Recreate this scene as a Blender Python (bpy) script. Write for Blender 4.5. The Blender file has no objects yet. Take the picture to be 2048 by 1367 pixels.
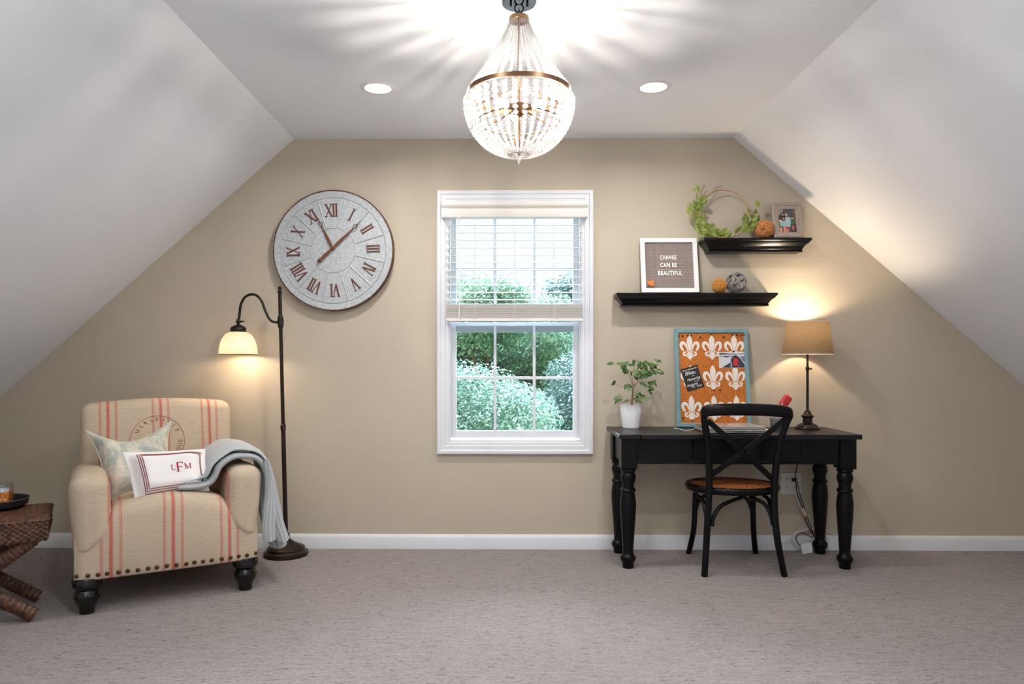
import bpy, bmesh, math, random
import numpy as np
from mathutils import Vector, Matrix
PI = math.pi
R = math.radians
random.seed(7)
SC = bpy.context.scene
COL = SC.collection

# ------------------------------------------------------------------ camera
FPX, PX0, PY0, CAM_D, CAM_H, YAW = 1430.0, 984.0, 719.0, 4.256, 1.1235, math.atan(0.0128)
cam_data = bpy.data.cameras.new('camera')
cam_data.sensor_width = 36.0
cam_data.lens = FPX / 2048 * 36
cam_data.shift_x = (1024 - PX0) / 2048
cam_data.shift_y = (PY0 - 683.5) / 2048
cam_data.clip_start = 0.05
cam = bpy.data.objects.new('camera', cam_data)
COL.objects.link(cam)
cam.location = (0, -CAM_D, CAM_H)
cam.rotation_euler = (PI / 2, 0, YAW)
SC.camera = cam

# ------------------------------------------------------------------ world, daylight, exposure
SC.view_settings.view_transform = 'Standard'
SC.view_settings.look = 'None'
SC.view_settings.exposure = 1.08
SC.view_settings.gamma = 1.0
SC.view_settings.use_curve_mapping = False
SC.cycles.use_denoising = True
SC.cycles.max_bounces = 7
SC.cycles.use_adaptive_sampling = True
SC.cycles.adaptive_threshold = 0.03
SC.cycles.diffuse_bounces = 4
SC.cycles.transparent_max_bounces = 24
SC.cycles.caustics_reflective = False
SC.cycles.caustics_refractive = False
SC.cycles.sample_clamp_indirect = 4.0
world = bpy.data.worlds.new('overcast_sky')
SC.world = world
world.use_nodes = True
bg = world.node_tree.nodes['Background']
bg.inputs[0].default_value = (0.96, 0.985, 1.0, 1)
bg.inputs[1].default_value = 0.52


def light(name, kind, energy, color, loc=(0, 0, 0), rot=(0, 0, 0), parent=None, **kw):
    d = bpy.data.lights.new(name, kind)
    d.energy = energy
    d.color = color
    for k, v in kw.items():
        setattr(d, k, v)
    o = bpy.data.objects.new(name, d)
    COL.objects.link(o)
    o.location = loc
    o.rotation_euler = rot
    if parent:
        o.parent = parent
    return o


# broad overcast daylight that falls in through the window in the far wall
light('overcast_daylight', 'SUN', 24.0, (0.64, 0.81, 1.0), rot=(R(-46), 0, R(-4)), angle=R(84))
SKYLIGHT_FILL_POWER = 104.0  # strength of the fill lamps added above the slopes
CAN_POWER, CHANDELIER_POWER = 5.6, 4.4
WARM = (1.0, 0.91, 0.80)


# ------------------------------------------------------------------ projection helpers (real depth given)
def ray(px, py):
    r, u = (px - PX0) / FPX, (PY0 - py) / FPX
    c, s = math.cos(YAW), math.sin(YAW)
    return Vector((r * c - s, r * s + c, u))


def P(px, py, Y):
    d = ray(px, py)
    t = (Y + CAM_D) / d.y
    return Vector((0, -CAM_D, CAM_H)) + d * t


def F(px, py, z=0.0):
    d = ray(px, py)
    t = (z - CAM_H) / d.z
    return Vector((0, -CAM_D, CAM_H)) + d * t


# ------------------------------------------------------------------ materials
def S(r, g, b):
    f = lambda c: c / 12.92 if c <= 0.04045 else ((c + 0.055) / 1.055) ** 2.4
    return (f(r / 255), f(g / 255), f(b / 255))


class NT:
    def __init__(self, name):
        self.m = bpy.data.materials.new(name)
        self.m.use_nodes = True
        self.t = self.m.node_tree
        self.bsdf = self.t.nodes['Principled BSDF']
        self.out = self.t.nodes['Material Output']

    def n(self, typ, **kw):
        nd = self.t.nodes.new(typ)
        for k, v in kw.items():
            setattr(nd, k, v)
        return nd

    def l(self, a, b):
        self.t.links.new(a, b)

    def val(self, sock, v):
        if hasattr(v, 'is_linked') or isinstance(v, bpy.types.NodeSocket):
            self.l(v, sock)
        else:
            sock.default_value = v

    def math(self, op, a, b=0.0, c=None, clamp=False):
        nd = self.n('ShaderNodeMath', operation=op)
        nd.use_clamp = clamp
        self.val(nd.inputs[0], a)
        self.val(nd.inputs[1], b)
        if c is not None:
            self.val(nd.inputs[2], c)
        return nd.outputs[0]

    def mix(self, fac, a, b):
        nd = self.n('ShaderNodeMix', data_type='RGBA')
        self.val(nd.inputs[0], fac)
        for i, v in ((6, a), (7, b)):
            if isinstance(v, tuple):
                nd.inputs[i].default_value = (*v, 1)
            else:
                self.l(v, nd.inputs[i])
        return nd.outputs[2]

    def coord(self, kind='Object'):
        return self.n('ShaderNodeTexCoord').outputs[kind]

    def mapping(self, vec, scale=(1, 1, 1), rot=(0, 0, 0), loc=(0, 0, 0)):
        nd = self.n('ShaderNodeMapping')
        nd.inputs['Scale'].default_value = scale
        nd.inputs['Rotation'].default_value = rot
        nd.inputs['Location'].default_value = loc
        self.l(vec, nd.inputs['Vector'])
        return nd.outputs[0]

    def noise(self, vec, scale, detail=3.0, rough=0.5, dist=0.0):
        nd = self.n('ShaderNodeTexNoise')
        nd.inputs['Scale'].default_value = scale
        nd.inputs['Detail'].default_value = detail
        nd.inputs['Roughness'].default_value = rough
        nd.inputs['Distortion'].default_value = dist
        self.l(vec, nd.inputs['Vector'])
        return nd.outputs['Fac']

    def ramp(self, fac, stops):
        nd = self.n('ShaderNodeValToRGB')
        el = nd.color_ramp.elements
        while len(el) < len(stops):
            el.new(0.5)
        for e, (p, c) in zip(el, stops):
            e.position = p
            e.color = (*c, 1) if len(c) == 3 else c
        self.l(fac, nd.inputs[0])
        return nd.outputs[0]

    def bump(self, h, strength=0.3, dist=0.01):
        nd = self.n('ShaderNodeBump')
        nd.inputs['Strength'].default_value = strength
        nd.inputs['Distance'].default_value = dist
        self.l(h, nd.inputs['Height'])
        self.l(nd.outputs[0], self.bsdf.inputs['Normal'])

    def base(self, c):
        if isinstance(c, tuple):
            self.bsdf.inputs['Base Color'].default_value = (*c, 1)
        else:
            self.l(c, self.bsdf.inputs['Base Color'])

    def setp(self, **kw):
        for k, v in kw.items():
            self.val(self.bsdf.inputs[k.replace('_', ' ')], v)


def pm(name, col, rough=0.5, metal=0.0, var=0.0, vscale=8.0, vs=(1, 1, 1), bump=0.0, bscale=60.0, bdist=0.003, spec=None, emit=None, estr=0.0, col2=None):
    """plain procedural material: colour with noise variation and fine relief"""
    t = NT(name)
    vec = t.mapping(t.coord(), scale=vs)
    f = t.noise(vec, vscale, 4.0, 0.6)
    a = tuple(max(0, c * (1 - var)) for c in col)
    b = col2 if col2 else tuple(min(1, c * (1 + var)) for c in col)
    t.base(t.ramp(f, [(0.32, a), (0.68, b)]))
    t.setp(Roughness=rough, Metallic=metal)
    if spec is not None:
        t.bsdf.inputs['Specular IOR Level'].default_value = spec
    if bump:
        t.bump(t.noise(vec, bscale, 3.0), bump, bdist)
    if emit:
        t.bsdf.inputs['Emission Color'].default_value = (*emit, 1)
        t.bsdf.inputs['Emission Strength'].default_value = estr
    return t.m


M = {}
M['wall'] = pm('beige_wall_paint', S(195, 184, 165), 0.75, var=0.02, vscale=1.5, bump=0.06, bscale=220, bdist=0.001)
M['ceiling'] = pm('white_ceiling_paint', S(243, 246, 251), 0.85, var=0.01, vscale=1.0, bump=0.05, bscale=240, bdist=0.001)
M['trim'] = pm('white_trim_paint', S(228, 231, 236), 0.35, var=0.01)
M['sash'] = pm('white_vinyl', S(226, 230, 236), 0.35, var=0.01)
M['valance'] = pm('cream_valance', S(232, 229, 224), 0.45, var=0.015)
M['blind'] = pm('cream_blind', S(206, 201, 194), 0.45, var=0.015)
M['cord_white'] = pm('white_cord', S(232, 231, 228), 0.5)
M['black_metal'] = pm('dark_bronze_metal', S(52, 45, 40), 0.38, 0.75, var=0.12, vscale=20)
M['black_wood'] = pm('black_painted_wood', S(9, 9, 10), 0.32, var=0.25, spec=0.22, vscale=12, vs=(1, 4, 4), bump=0.05, bscale=90, bdist=0.001)
M['desk_top'] = pm('black_desk_top', S(17, 16, 17), 0.32, var=0.2, spec=0.35, vscale=10, vs=(1, 8, 8), bump=0.06, bscale=80, bdist=0.001)
M['shelf'] = pm('black_lacquer_shelf', S(10, 10, 11), 0.24, var=0.1, spec=0.35)
M['leg_gloss'] = pm('glossy_black_leg', S(14, 12, 12), 0.14, var=0.1)
M['nail'] = pm('bronze_nailhead', S(92, 70, 50), 0.32, 0.9, var=0.15, vscale=60)
M['white_ceramic'] = pm('white_ceramic', S(240, 241, 244), 0.3, var=0.01)
M['soil'] = pm('potting_soil', S(54, 42, 34), 0.95, var=0.4, vscale=120, bump=0.6, bscale=140)
M['bark'] = pm('brown_bark', S(128, 90, 62), 0.85, var=0.3, vscale=60, vs=(1, 1, .3), bump=0.4, bscale=90)
M['twig'] = pm('grey_twig', S(120, 92, 66), 0.8, var=0.25, vscale=50)
M['hoop'] = pm('tan_hoop_wood', S(196, 156, 112), 0.55, var=0.12, vscale=30)
M['silver'] = pm('brushed_aluminium', S(205, 203, 202), 0.32, 0.85, var=0.03, vscale=40)
M['dark_plastic'] = pm('black_plastic', S(22, 22, 24), 0.45)
M['paper'] = pm('white_paper', S(236, 234, 230), 0.8, var=0.02)
M['note'] = pm('yellow_note', S(238, 226, 170), 0.8)
M['red_plastic'] = pm('red_plastic', S(196, 40, 42), 0.32)
M['zinc'] = pm('galvanised_pot', S(150, 155, 160), 0.38, 0.85, var=0.15, vscale=60)
M['pewter'] = pm('dark_pewter', S(66, 60, 54), 0.22, 0.9, var=0.1, vscale=20)
M['pin'] = pm('black_pin', S(20, 19, 20), 0.3)
M['canopy'] = pm('polished_canopy', S(92, 90, 92), 0.12, 0.95)
M['bronze'] = pm('antique_bronze', S(120, 92, 66), 0.35, 0.85, var=0.15, vscale=30)
M['rust'] = pm('rusted_iron', S(158, 104, 54), 0.5, 0.45, var=0.5, vscale=45, col2=S(116, 68, 42), bump=0.3, bscale=160)
M['numeral'] = pm('brown_numeral', S(106, 64, 50), 0.6, 0.2, var=0.3, vscale=60)
M['plate'] = pm('outlet_plate', S(226, 224, 220), 0.4)
M['outlet_dark'] = pm('outlet_slot', S(40, 38, 36), 0.6)
M['sleeve'] = pm('pink_cord_sleeve', S(214, 170, 150), 0.6)
M['pale_wood_frame'] = pm('weathered_grey_frame', S(168, 155, 145), 0.6, var=0.12, vscale=14, vs=(6, 6, 1), bump=0.2, bscale=70)
M['white_frame'] = pm('white_board_frame', S(240, 240, 240), 0.4, var=0.01)
M['letter'] = pm('white_letter', S(245, 244, 242), 0.4)
M['orange_leaf'] = pm('orange_felt_leaf', S(232, 120, 24), 0.6, var=0.18, vscale=60)
M['grey_wood'] = pm('grey_wood_strip', S(128, 126, 126), 0.55, var=0.2, vscale=25)
M['twine'] = pm('brown_twine', S(190, 128, 68), 0.75, var=0.4, vscale=90, bump=0.3, bscale=300)
M['twine_gold'] = pm('golden_twine', S(206, 142, 62), 0.75, var=0.3, vscale=90, bump=0.3, bscale=300)
M['blue_frame'] = pm('distressed_blue_paint', S(132, 172, 178), 0.6, var=0.12, vscale=18, bump=0.15, bscale=80, col2=S(112, 150, 158))
M['fleur'] = pm('white_stencil_paint', S(240, 232, 222), 0.7, var=0.03, vscale=80)
M['maroon'] = pm('maroon_thread', S(150, 36, 44), 0.8)
M['print_red'] = pm('red_brown_print', S(158, 84, 58), 0.85, var=0.1, vscale=200)
M['can_trim'] = pm('can_trim', S(236, 236, 236), 0.5)
M['grass'] = pm('lawn', S(120, 150, 110), 0.95, var=0.3, vscale=3)


def carpet():
    t = NT('greige_loop_carpet')
    c = t.coord()
    fine = t.noise(t.mapping(c, scale=(1.6, 1, 1)), 170, 4.0, 0.8)
    tuft = t.noise(t.mapping(c, scale=(60, 150, 1)), 1.0, 3.0, 0.6)
    dash = t.noise(t.mapping(c, scale=(17, 118, 1)), 1.0, 2.0, 0.55)
    rows = t.noise(t.mapping(c, scale=(9, 46, 1)), 1.0, 1.0, 0.5)
    diag = t.noise(t.mapping(c, rot=(0, 0, R(62)), scale=(26, 105, 1)), 1.0, 2.0, 0.55)
    patch = t.ramp(t.noise(c, 8.0, 2.0), [(0.46, (0, 0, 0)), (0.56, (1, 1, 1))])
    groove = t.ramp(t.mix(patch, dash, diag), [(0.33, (0, 0, 0)), (0.42, (1, 1, 1))])
    h = t.math('ADD', t.math('MULTIPLY', groove, 0.20), t.math('ADD', t.math('MULTIPLY', fine, 0.55), t.math('ADD', t.math('MULTIPLY', tuft, 0.40), t.math('MULTIPLY', rows, 0.14))))
    big = t.noise(c, 1.6, 2.0)
    col = t.ramp(h, [(0.42, S(74, 64, 58)), (0.58, S(118, 108, 104)), (0.72, S(145, 136, 133)), (0.88, S(174, 166, 164))])
    hs = t.n('ShaderNodeHueSaturation')
    t.l(col, hs.inputs['Color'])
    t.l(t.math('MULTIPLY_ADD', big, 0.14, 0.93), hs.inputs['Value'])
    t.base(hs.outputs[0])
    t.setp(Roughness=0.95)
    t.bsdf.inputs['Specular IOR Level'].default_value = 0.1
    t.bsdf.inputs['Sheen Weight'].default_value = 0.15
    t.bump(h, 0.8, 0.008)
    return t.m


M['carpet'] = carpet()


def stripes(name, groups):
    """cream linen with groups of three faded red stripes across local x"""
    t = NT(name)
    c = t.coord()
    sx = t.n('ShaderNodeSeparateXYZ')
    t.l(c, sx.inputs[0])
    wob = t.math('MULTIPLY', t.math('SUBTRACT', t.noise(c, 5.0, 2.0), 0.5), 0.006)
    x = t.math('ADD', sx.outputs[0], wob)
    total = None
    for g in groups:
        for off, w, k in ((-0.0395, 0.0052, 0.55), (-0.0330, 0.0040, 0.45), (0.0, 0.0105, 0.80), (0.0345, 0.0040, 0.45), (0.0405, 0.0052, 0.55)):
            d = t.math('ABSOLUTE', t.math('SUBTRACT', x, g + off))
            s = t.math('MULTIPLY', t.math('SUBTRACT', 1.0, t.math('SMOOTH_MIN', t.math('DIVIDE', d, w), 1.0, 0.3), clamp=True), k * 1.6, clamp=True)
            s = t.math('MINIMUM', s, k)
            total = s if total is None else t.math('MAXIMUM', total, s)
    weave = t.noise(t.mapping(c, scale=(1, 1, 6)), 160, 3.0, 0.7)
    lin = t.ramp(t.noise(t.mapping(c, scale=(1, 1, 5)), 22, 4.0, 0.7), [(0.3, S(192, 174, 151)), (0.7, S(205, 188, 166))])
    fade = t.math('MULTIPLY', total, t.math('MULTIPLY_ADD', weave, 0.5, 0.72), clamp=True)
    t.base(t.mix(fade, lin, S(196, 78, 72)))
    t.setp(Roughness=0.9)
    t.bsdf.inputs['Specular IOR Level'].default_value = 0.15
    t.bump(weave, 0.25, 0.002)
    return t.m


M['linen'] = stripes('striped_linen', (-0.245, 0.008, 0.255))
M['linen_side'] = stripes('striped_linen_arm', (-0.215, 0.215))


def fabric_floral():
    t = NT('faded_floral_fabric')
    c = t.coord()
    n1 = t.noise(c, 7.0, 3.0, 0.6, 1.6)
    n2 = t.noise(t.mapping(c, loc=(3, 1, 2)), 26.0, 4.0, 0.65, 2.5)
    f = t.math('ADD', t.math('MULTIPLY', n1, 0.65), t.math('MULTIPLY', n2, 0.45))
    t.base(t.ramp(f, [(0.36, S(228, 219, 201)), (0.5, S(216, 210, 194)), (0.58, S(184, 191, 181)), (0.68, S(164, 176, 170)), (0.8, S(212, 204, 184))]))
    t.setp(Roughness=0.9)
    t.bump(t.noise(c, 250, 3.0), 0.2, 0.002)
    return t.m


M['floral'] = fabric_floral()
M['piping'] = pm('cream_piping', S(226, 218, 198), 0.85)
M['white_linen'] = pm('white_cotton', S(244, 242, 240), 0.85, var=0.015, vscale=10, bump=0.2, bscale=200, bdist=0.001)
M['dark_red'] = pm('dark_red_embroidery', S(128, 30, 44), 0.8)
M['mono_red'] = pm('red_embroidery', S(166, 40, 46), 0.8)


def knit():
    t = NT('pale_blue_cable_knit')
    uv = t.n('ShaderNodeUVMap')
    w = t.n('ShaderNodeTexWave', wave_type='BANDS', bands_direction='X')
    w.inputs['Scale'].default_value = 7.0
    w.inputs['Distortion'].default_value = 1.2
    w.inputs['Detail'].default_value = 1
    t.l(uv.outputs[0], w.inputs['Vector'])
    w2 = t.n('ShaderNodeTexWave', wave_type='BANDS', bands_direction='Y')
    w2.inputs['Scale'].default_value = 30.0
    w2.inputs['Distortion'].default_value = 3.0
    t.l(uv.outputs[0], w2.inputs['Vector'])
    h = t.math('ADD', t.math('MULTIPLY', w.outputs['Fac'], 0.7), t.math('MULTIPLY', w2.outputs['Fac'], 0.3))
    t.base(t.ramp(h, [(0.1, S(196, 205, 211)), (0.5, S(222, 229, 233)), (0.9, S(236, 240, 242))]))
    t.setp(Roughness=0.95)
    t.bump(h, 0.8, 0.008)
    return t.m


M['knit'] = knit()


def galvanised():
    t = NT('galvanised_steel')
    c = t.coord()
    vo = t.n('ShaderNodeTexVoronoi')
    vo.inputs['Scale'].default_value = 260
    t.l(c, vo.inputs['Vector'])
    sp = t.n('ShaderNodeSeparateColor')
    t.l(vo.outputs['Color'], sp.inputs[0])
    n1 = t.noise(c, 55, 5.0, 0.75)
    f = t.math('ADD', t.math('MULTIPLY', sp.outputs[0], 0.35), t.math('MULTIPLY', n1, 0.65))
    t.base(t.ramp(f, [(0.2, S(160, 166, 170)), (0.5, S(190, 195, 198)), (0.8, S(218, 221, 223))]))
    t.setp(Metallic=0.35, Roughness=t.math('MULTIPLY_ADD', f, 0.3, 0.35))
    t.bump(f, 0.35, 0.004)
    return t.m


M['galv'] = galvanised()


def rim_rust():
    t = NT('rusted_rim')
    c = t.coord()
    f = t.noise(c, 60, 4.0, 0.7)
    t.base(t.ramp(f, [(0.35, S(62, 38, 28)), (0.55, S(104, 66, 44)), (0.7, S(150, 140, 132))]))
    t.setp(Metallic=0.2, Roughness=0.65)
    return t.m


M['rim'] = rim_rust()


def cork():
    t = NT('orange_cork')
    c = t.coord()
    f = t.noise(c, 90, 5.0, 0.75)
    vo = t.n('ShaderNodeTexVoronoi')
    vo.inputs['Scale'].default_value = 190
    t.l(c, vo.inputs['Vector'])
    g = t.math('ADD', t.math('MULTIPLY', f, 0.7), t.math('MULTIPLY', vo.outputs['Distance'], 0.35))
    t.base(t.ramp(g, [(0.25, S(150, 78, 22)), (0.5, S(190, 106, 36)), (0.75, S(214, 136, 62))]))
    t.setp(Roughness=0.9)
    t.bump(g, 0.3, 0.002)
    return t.m


M['cork'] = cork()


def felt_ridges():
    t = NT('ridged_taupe_felt')
    c = t.coord()
    f = t.noise(c, 180, 3.0)
    t.base(t.ramp(f, [(0.3, S(154, 139, 134)), (0.7, S(172, 157, 152))]))
    t.setp(Roughness=0.95)
    return t.m


M['felt'] = felt_ridges()
M['felt_groove'] = pm('felt_groove', S(92, 76, 72), 0.95)


def cane():
    t = NT('woven_cane_seat')
    c = t.coord()
    w1 = t.n('ShaderNodeTexWave', bands_direction='DIAGONAL')
    w1.inputs['Scale'].default_value = 22
    t.l(c, w1.inputs['Vector'])
    w2 = t.n('ShaderNodeTexWave', bands_direction='DIAGONAL')
    w2.inputs['Scale'].default_value = 22
    t.l(t.mapping(c, scale=(-1, 1, 1)), w2.inputs['Vector'])
    h = t.math('MULTIPLY', w1.outputs['Fac'], w2.outputs['Fac'])
    t.base(t.ramp(h, [(0.05, S(96, 46, 18)), (0.35, S(176, 98, 42)), (0.8, S(206, 128, 64))]))
    t.setp(Roughness=0.5)
    t.bump(h, 0.8, 0.006)
    return t.m


M['cane'] = cane()


def wicker():
    t = NT('woven_banana_leaf')
    c = t.coord()
    inf = t.n('ShaderNodeObjectInfo')
    f = t.noise(t.mapping(c, scale=(1, 1, 1)), 48, 4.0, 0.7)
    t.base(t.ramp(f, [(0.28, S(30, 18, 12)), (0.5, S(80, 48, 31)), (0.72, S(124, 82, 54))]))
    t.setp(Roughness=0.55)
    t.bump(f, 0.4, 0.004)
    return t.m


M['wicker'] = wicker()


def shade_linen():
    t = NT('taupe_linen_shade')
    c = t.coord()
    w = t.noise(t.mapping(c, scale=(1, 1, 9)), 70, 3.0, 0.7)
    w2 = t.noise(t.mapping(c, scale=(9, 9, 1)), 40, 3.0, 0.7)
    f = t.math('ADD', t.math('MULTIPLY', w, 0.5), t.math('MULTIPLY', w2, 0.5))
    col = t.ramp(f, [(0.3, S(112, 92, 70)), (0.7, S(146, 122, 94))])
    d = t.n('ShaderNodeBsdfDiffuse')
    tr = t.n('ShaderNodeBsdfTranslucent')
    t.l(col, d.inputs[0])
    t.l(col, tr.inputs[0])
    mx = t.n('ShaderNodeMixShader')
    mx.inputs[0].default_value = 0.085
    t.l(d.outputs[0], mx.inputs[1])
    t.l(tr.outputs[0], mx.inputs[2])
    t.l(mx.outputs[0], t.out.inputs[0])
    return t.m


M['shade_linen'] = shade_linen()
M['shade_lining'] = pm('pale_shade_lining', S(238, 226, 206), 0.8)


def quilted_glass():
    t = NT('quilted_milky_glass')
    uv = t.n('ShaderNodeUVMap')
    mp = t.mapping(uv.outputs[0], scale=(1, 1, 1))
    sx = t.n('ShaderNodeSeparateXYZ')
    t.l(mp, sx.inputs[0])
    a = t.math('SINE', t.math('MULTIPLY', t.math('ADD', t.math('MULTIPLY', sx.outputs[0], 44.0), t.math('MULTIPLY', sx.outputs[1], 16.0)), PI))
    b = t.math('SINE', t.math('MULTIPLY', t.math('SUBTRACT', t.math('MULTIPLY', sx.outputs[0], 44.0), t.math('MULTIPLY', sx.outputs[1], 16.0)), PI))
    h = t.math('MINIMUM', t.math('ABSOLUTE', a), t.math('ABSOLUTE', b))
    col = t.ramp(h, [(0.0, S(120, 92, 66)), (0.3, S(222, 204, 178)), (1.0, S(236, 224, 204))])
    tr = t.n('ShaderNodeBsdfTranslucent')
    t.l(col, tr.inputs[0])
    tp = t.n('ShaderNodeBsdfTransparent')
    tp.inputs[0].default_value = (*S(252, 244, 230), 1)
    mx = t.n('ShaderNodeMixShader')
    mx.inputs[0].default_value = 0.10
    t.l(tr.outputs[0], mx.inputs[1])
    t.l(tp.outputs[0], mx.inputs[2])
    t.base(col)
    t.setp(Roughness=0.15)
    t.bump(h, 0.6, 0.004)
    m2 = t.n('ShaderNodeMixShader')
    m2.inputs[0].default_value = 0.22
    t.l(t.bsdf.outputs[0], m2.inputs[1])
    t.l(mx.outputs[0], m2.inputs[2])
    t.l(m2.outputs[0], t.out.inputs[0])
    return t.m


M['quilted'] = quilted_glass()


def pane():
    t = NT('window_glass')
    tp = t.n('ShaderNodeBsdfTransparent')
    tp.inputs[0].default_value = (0.97, 0.985, 0.98, 1)
    gl = t.n('ShaderNodeBsdfGlossy')
    gl.inputs['Roughness'].default_value = 0.02
    fr = t.n('ShaderNodeFresnel')
    fr.inputs[0].default_value = 1.45
    mx = t.n('ShaderNodeMixShader')
    t.l(fr.outputs[0], mx.inputs[0])
    t.l(tp.outputs[0], mx.inputs[1])
    t.l(gl.outputs[0], mx.inputs[2])
    t.l(mx.outputs[0], t.out.inputs[0])
    return t.m


M['pane'] = pane()


def crystal():
    t = NT('crystal_bead')
    tp = t.n('ShaderNodeBsdfTransparent')
    tp.inputs[0].default_value = (0.80, 0.80, 0.81, 1)
    gl = t.n('ShaderNodeBsdfGlossy')
    gl.inputs['Roughness'].default_value = 0.06
    tl = t.n('ShaderNodeBsdfTranslucent')
    tl.inputs[0].default_value = (0.97, 0.95, 0.93, 1)
    lw = t.n('ShaderNodeLayerWeight')
    lw.inputs[0].default_value = 0.35
    m1 = t.n('ShaderNodeMixShader')
    m1.inputs[0].default_value = 0.13
    t.l(tp.outputs[0], m1.inputs[1])
    t.l(tl.outputs[0], m1.inputs[2])
    m2 = t.n('ShaderNodeMixShader')
    t.l(t.math('MULTIPLY_ADD', lw.outputs['Facing'], 0.55, 0.08), m2.inputs[0])
    t.l(m1.outputs[0], m2.inputs[1])
    t.l(gl.outputs[0], m2.inputs[2])
    t.l(m2.outputs[0], t.out.inputs[0])
    return t.m


M['crystal'] = crystal()


def clear_glass():
    t = NT('clear_jar_glass')
    tp = t.n('ShaderNodeBsdfTransparent')
    tp.inputs[0].default_value = (0.93, 0.95, 0.95, 1)
    gl = t.n('ShaderNodeBsdfGlossy')
    gl.inputs['Roughness'].default_value = 0.03
    lw = t.n('ShaderNodeLayerWeight')
    lw.inputs[0].default_value = 0.25
    mx = t.n('ShaderNodeMixShader')
    t.l(t.math('MULTIPLY_ADD', lw.outputs['Facing'], 0.5, 0.06), mx.inputs[0])
    t.l(tp.outputs[0], mx.inputs[1])
    t.l(gl.outputs[0], mx.inputs[2])
    t.l(mx.outputs[0], t.out.inputs[0])
    return t.m


M['jar_glass'] = clear_glass()


def emis(name, col, s):
    t = NT(name)
    e = t.n('ShaderNodeEmission')
    e.inputs[0].default_value = (*col, 1)
    e.inputs[1].default_value = s
    t.l(e.outputs[0], t.out.inputs[0])
    return t.m


M['lens'] = emis('lit_led_lens', (1.0, 0.96, 0.90), 4.0)
M['bulb'] = emis('lit_bulb', (1.0, 0.88, 0.70), 9.0)
M['bulb_soft'] = emis('lit_soft_bulb', (1.0, 0.82, 0.58), 5.0)


def leafmat(name, c1, c2, trans=0.35):
    t = NT(name)
    c = t.coord()
    inf = t.n('ShaderNodeObjectInfo')
    geo = t.n('ShaderNodeNewGeometry')
    f = t.math('ADD', t.math('MULTIPLY', inf.outputs['Random'], 0.6), t.math('MULTIPLY', t.noise(c, 12, 2.0), 0.4))
    f = t.math('ADD', t.math('MULTIPLY', f, 0.5), t.math('MULTIPLY', geo.outputs['Random Per Island'], 0.5))
    col = t.ramp(f, [(0.2, c1), (0.75, c2)])
    t.base(col)
    t.setp(Roughness=0.45)
    tr = t.n('ShaderNodeBsdfTranslucent')
    t.l(col, tr.inputs[0])
    mx = t.n('ShaderNodeMixShader')
    mx.inputs[0].default_value = trans
    t.l(t.bsdf.outputs[0], mx.inputs[1])
    t.l(tr.outputs[0], mx.inputs[2])
    t.l(mx.outputs[0], t.out.inputs[0])
    return t.m


M['ficus_leaf'] = leafmat('ficus_leaf', S(44, 84, 40), S(96, 136, 62), 0.2)
M['wreath_leaf'] = leafmat('wreath_leaf', S(78, 100, 32), S(172, 188, 84), 0.25)
M['tree_a'] = leafmat('pale_maple_leaves', S(98, 140, 122), S(166, 188, 164), 0.3)
M['tree_b'] = leafmat('grey_green_leaves', S(82, 112, 110), S(130, 154, 146), 0.3)
M['tree_c'] = leafmat('mid_green_leaves', S(90, 134, 116), S(158, 184, 142), 0.3)


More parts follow.
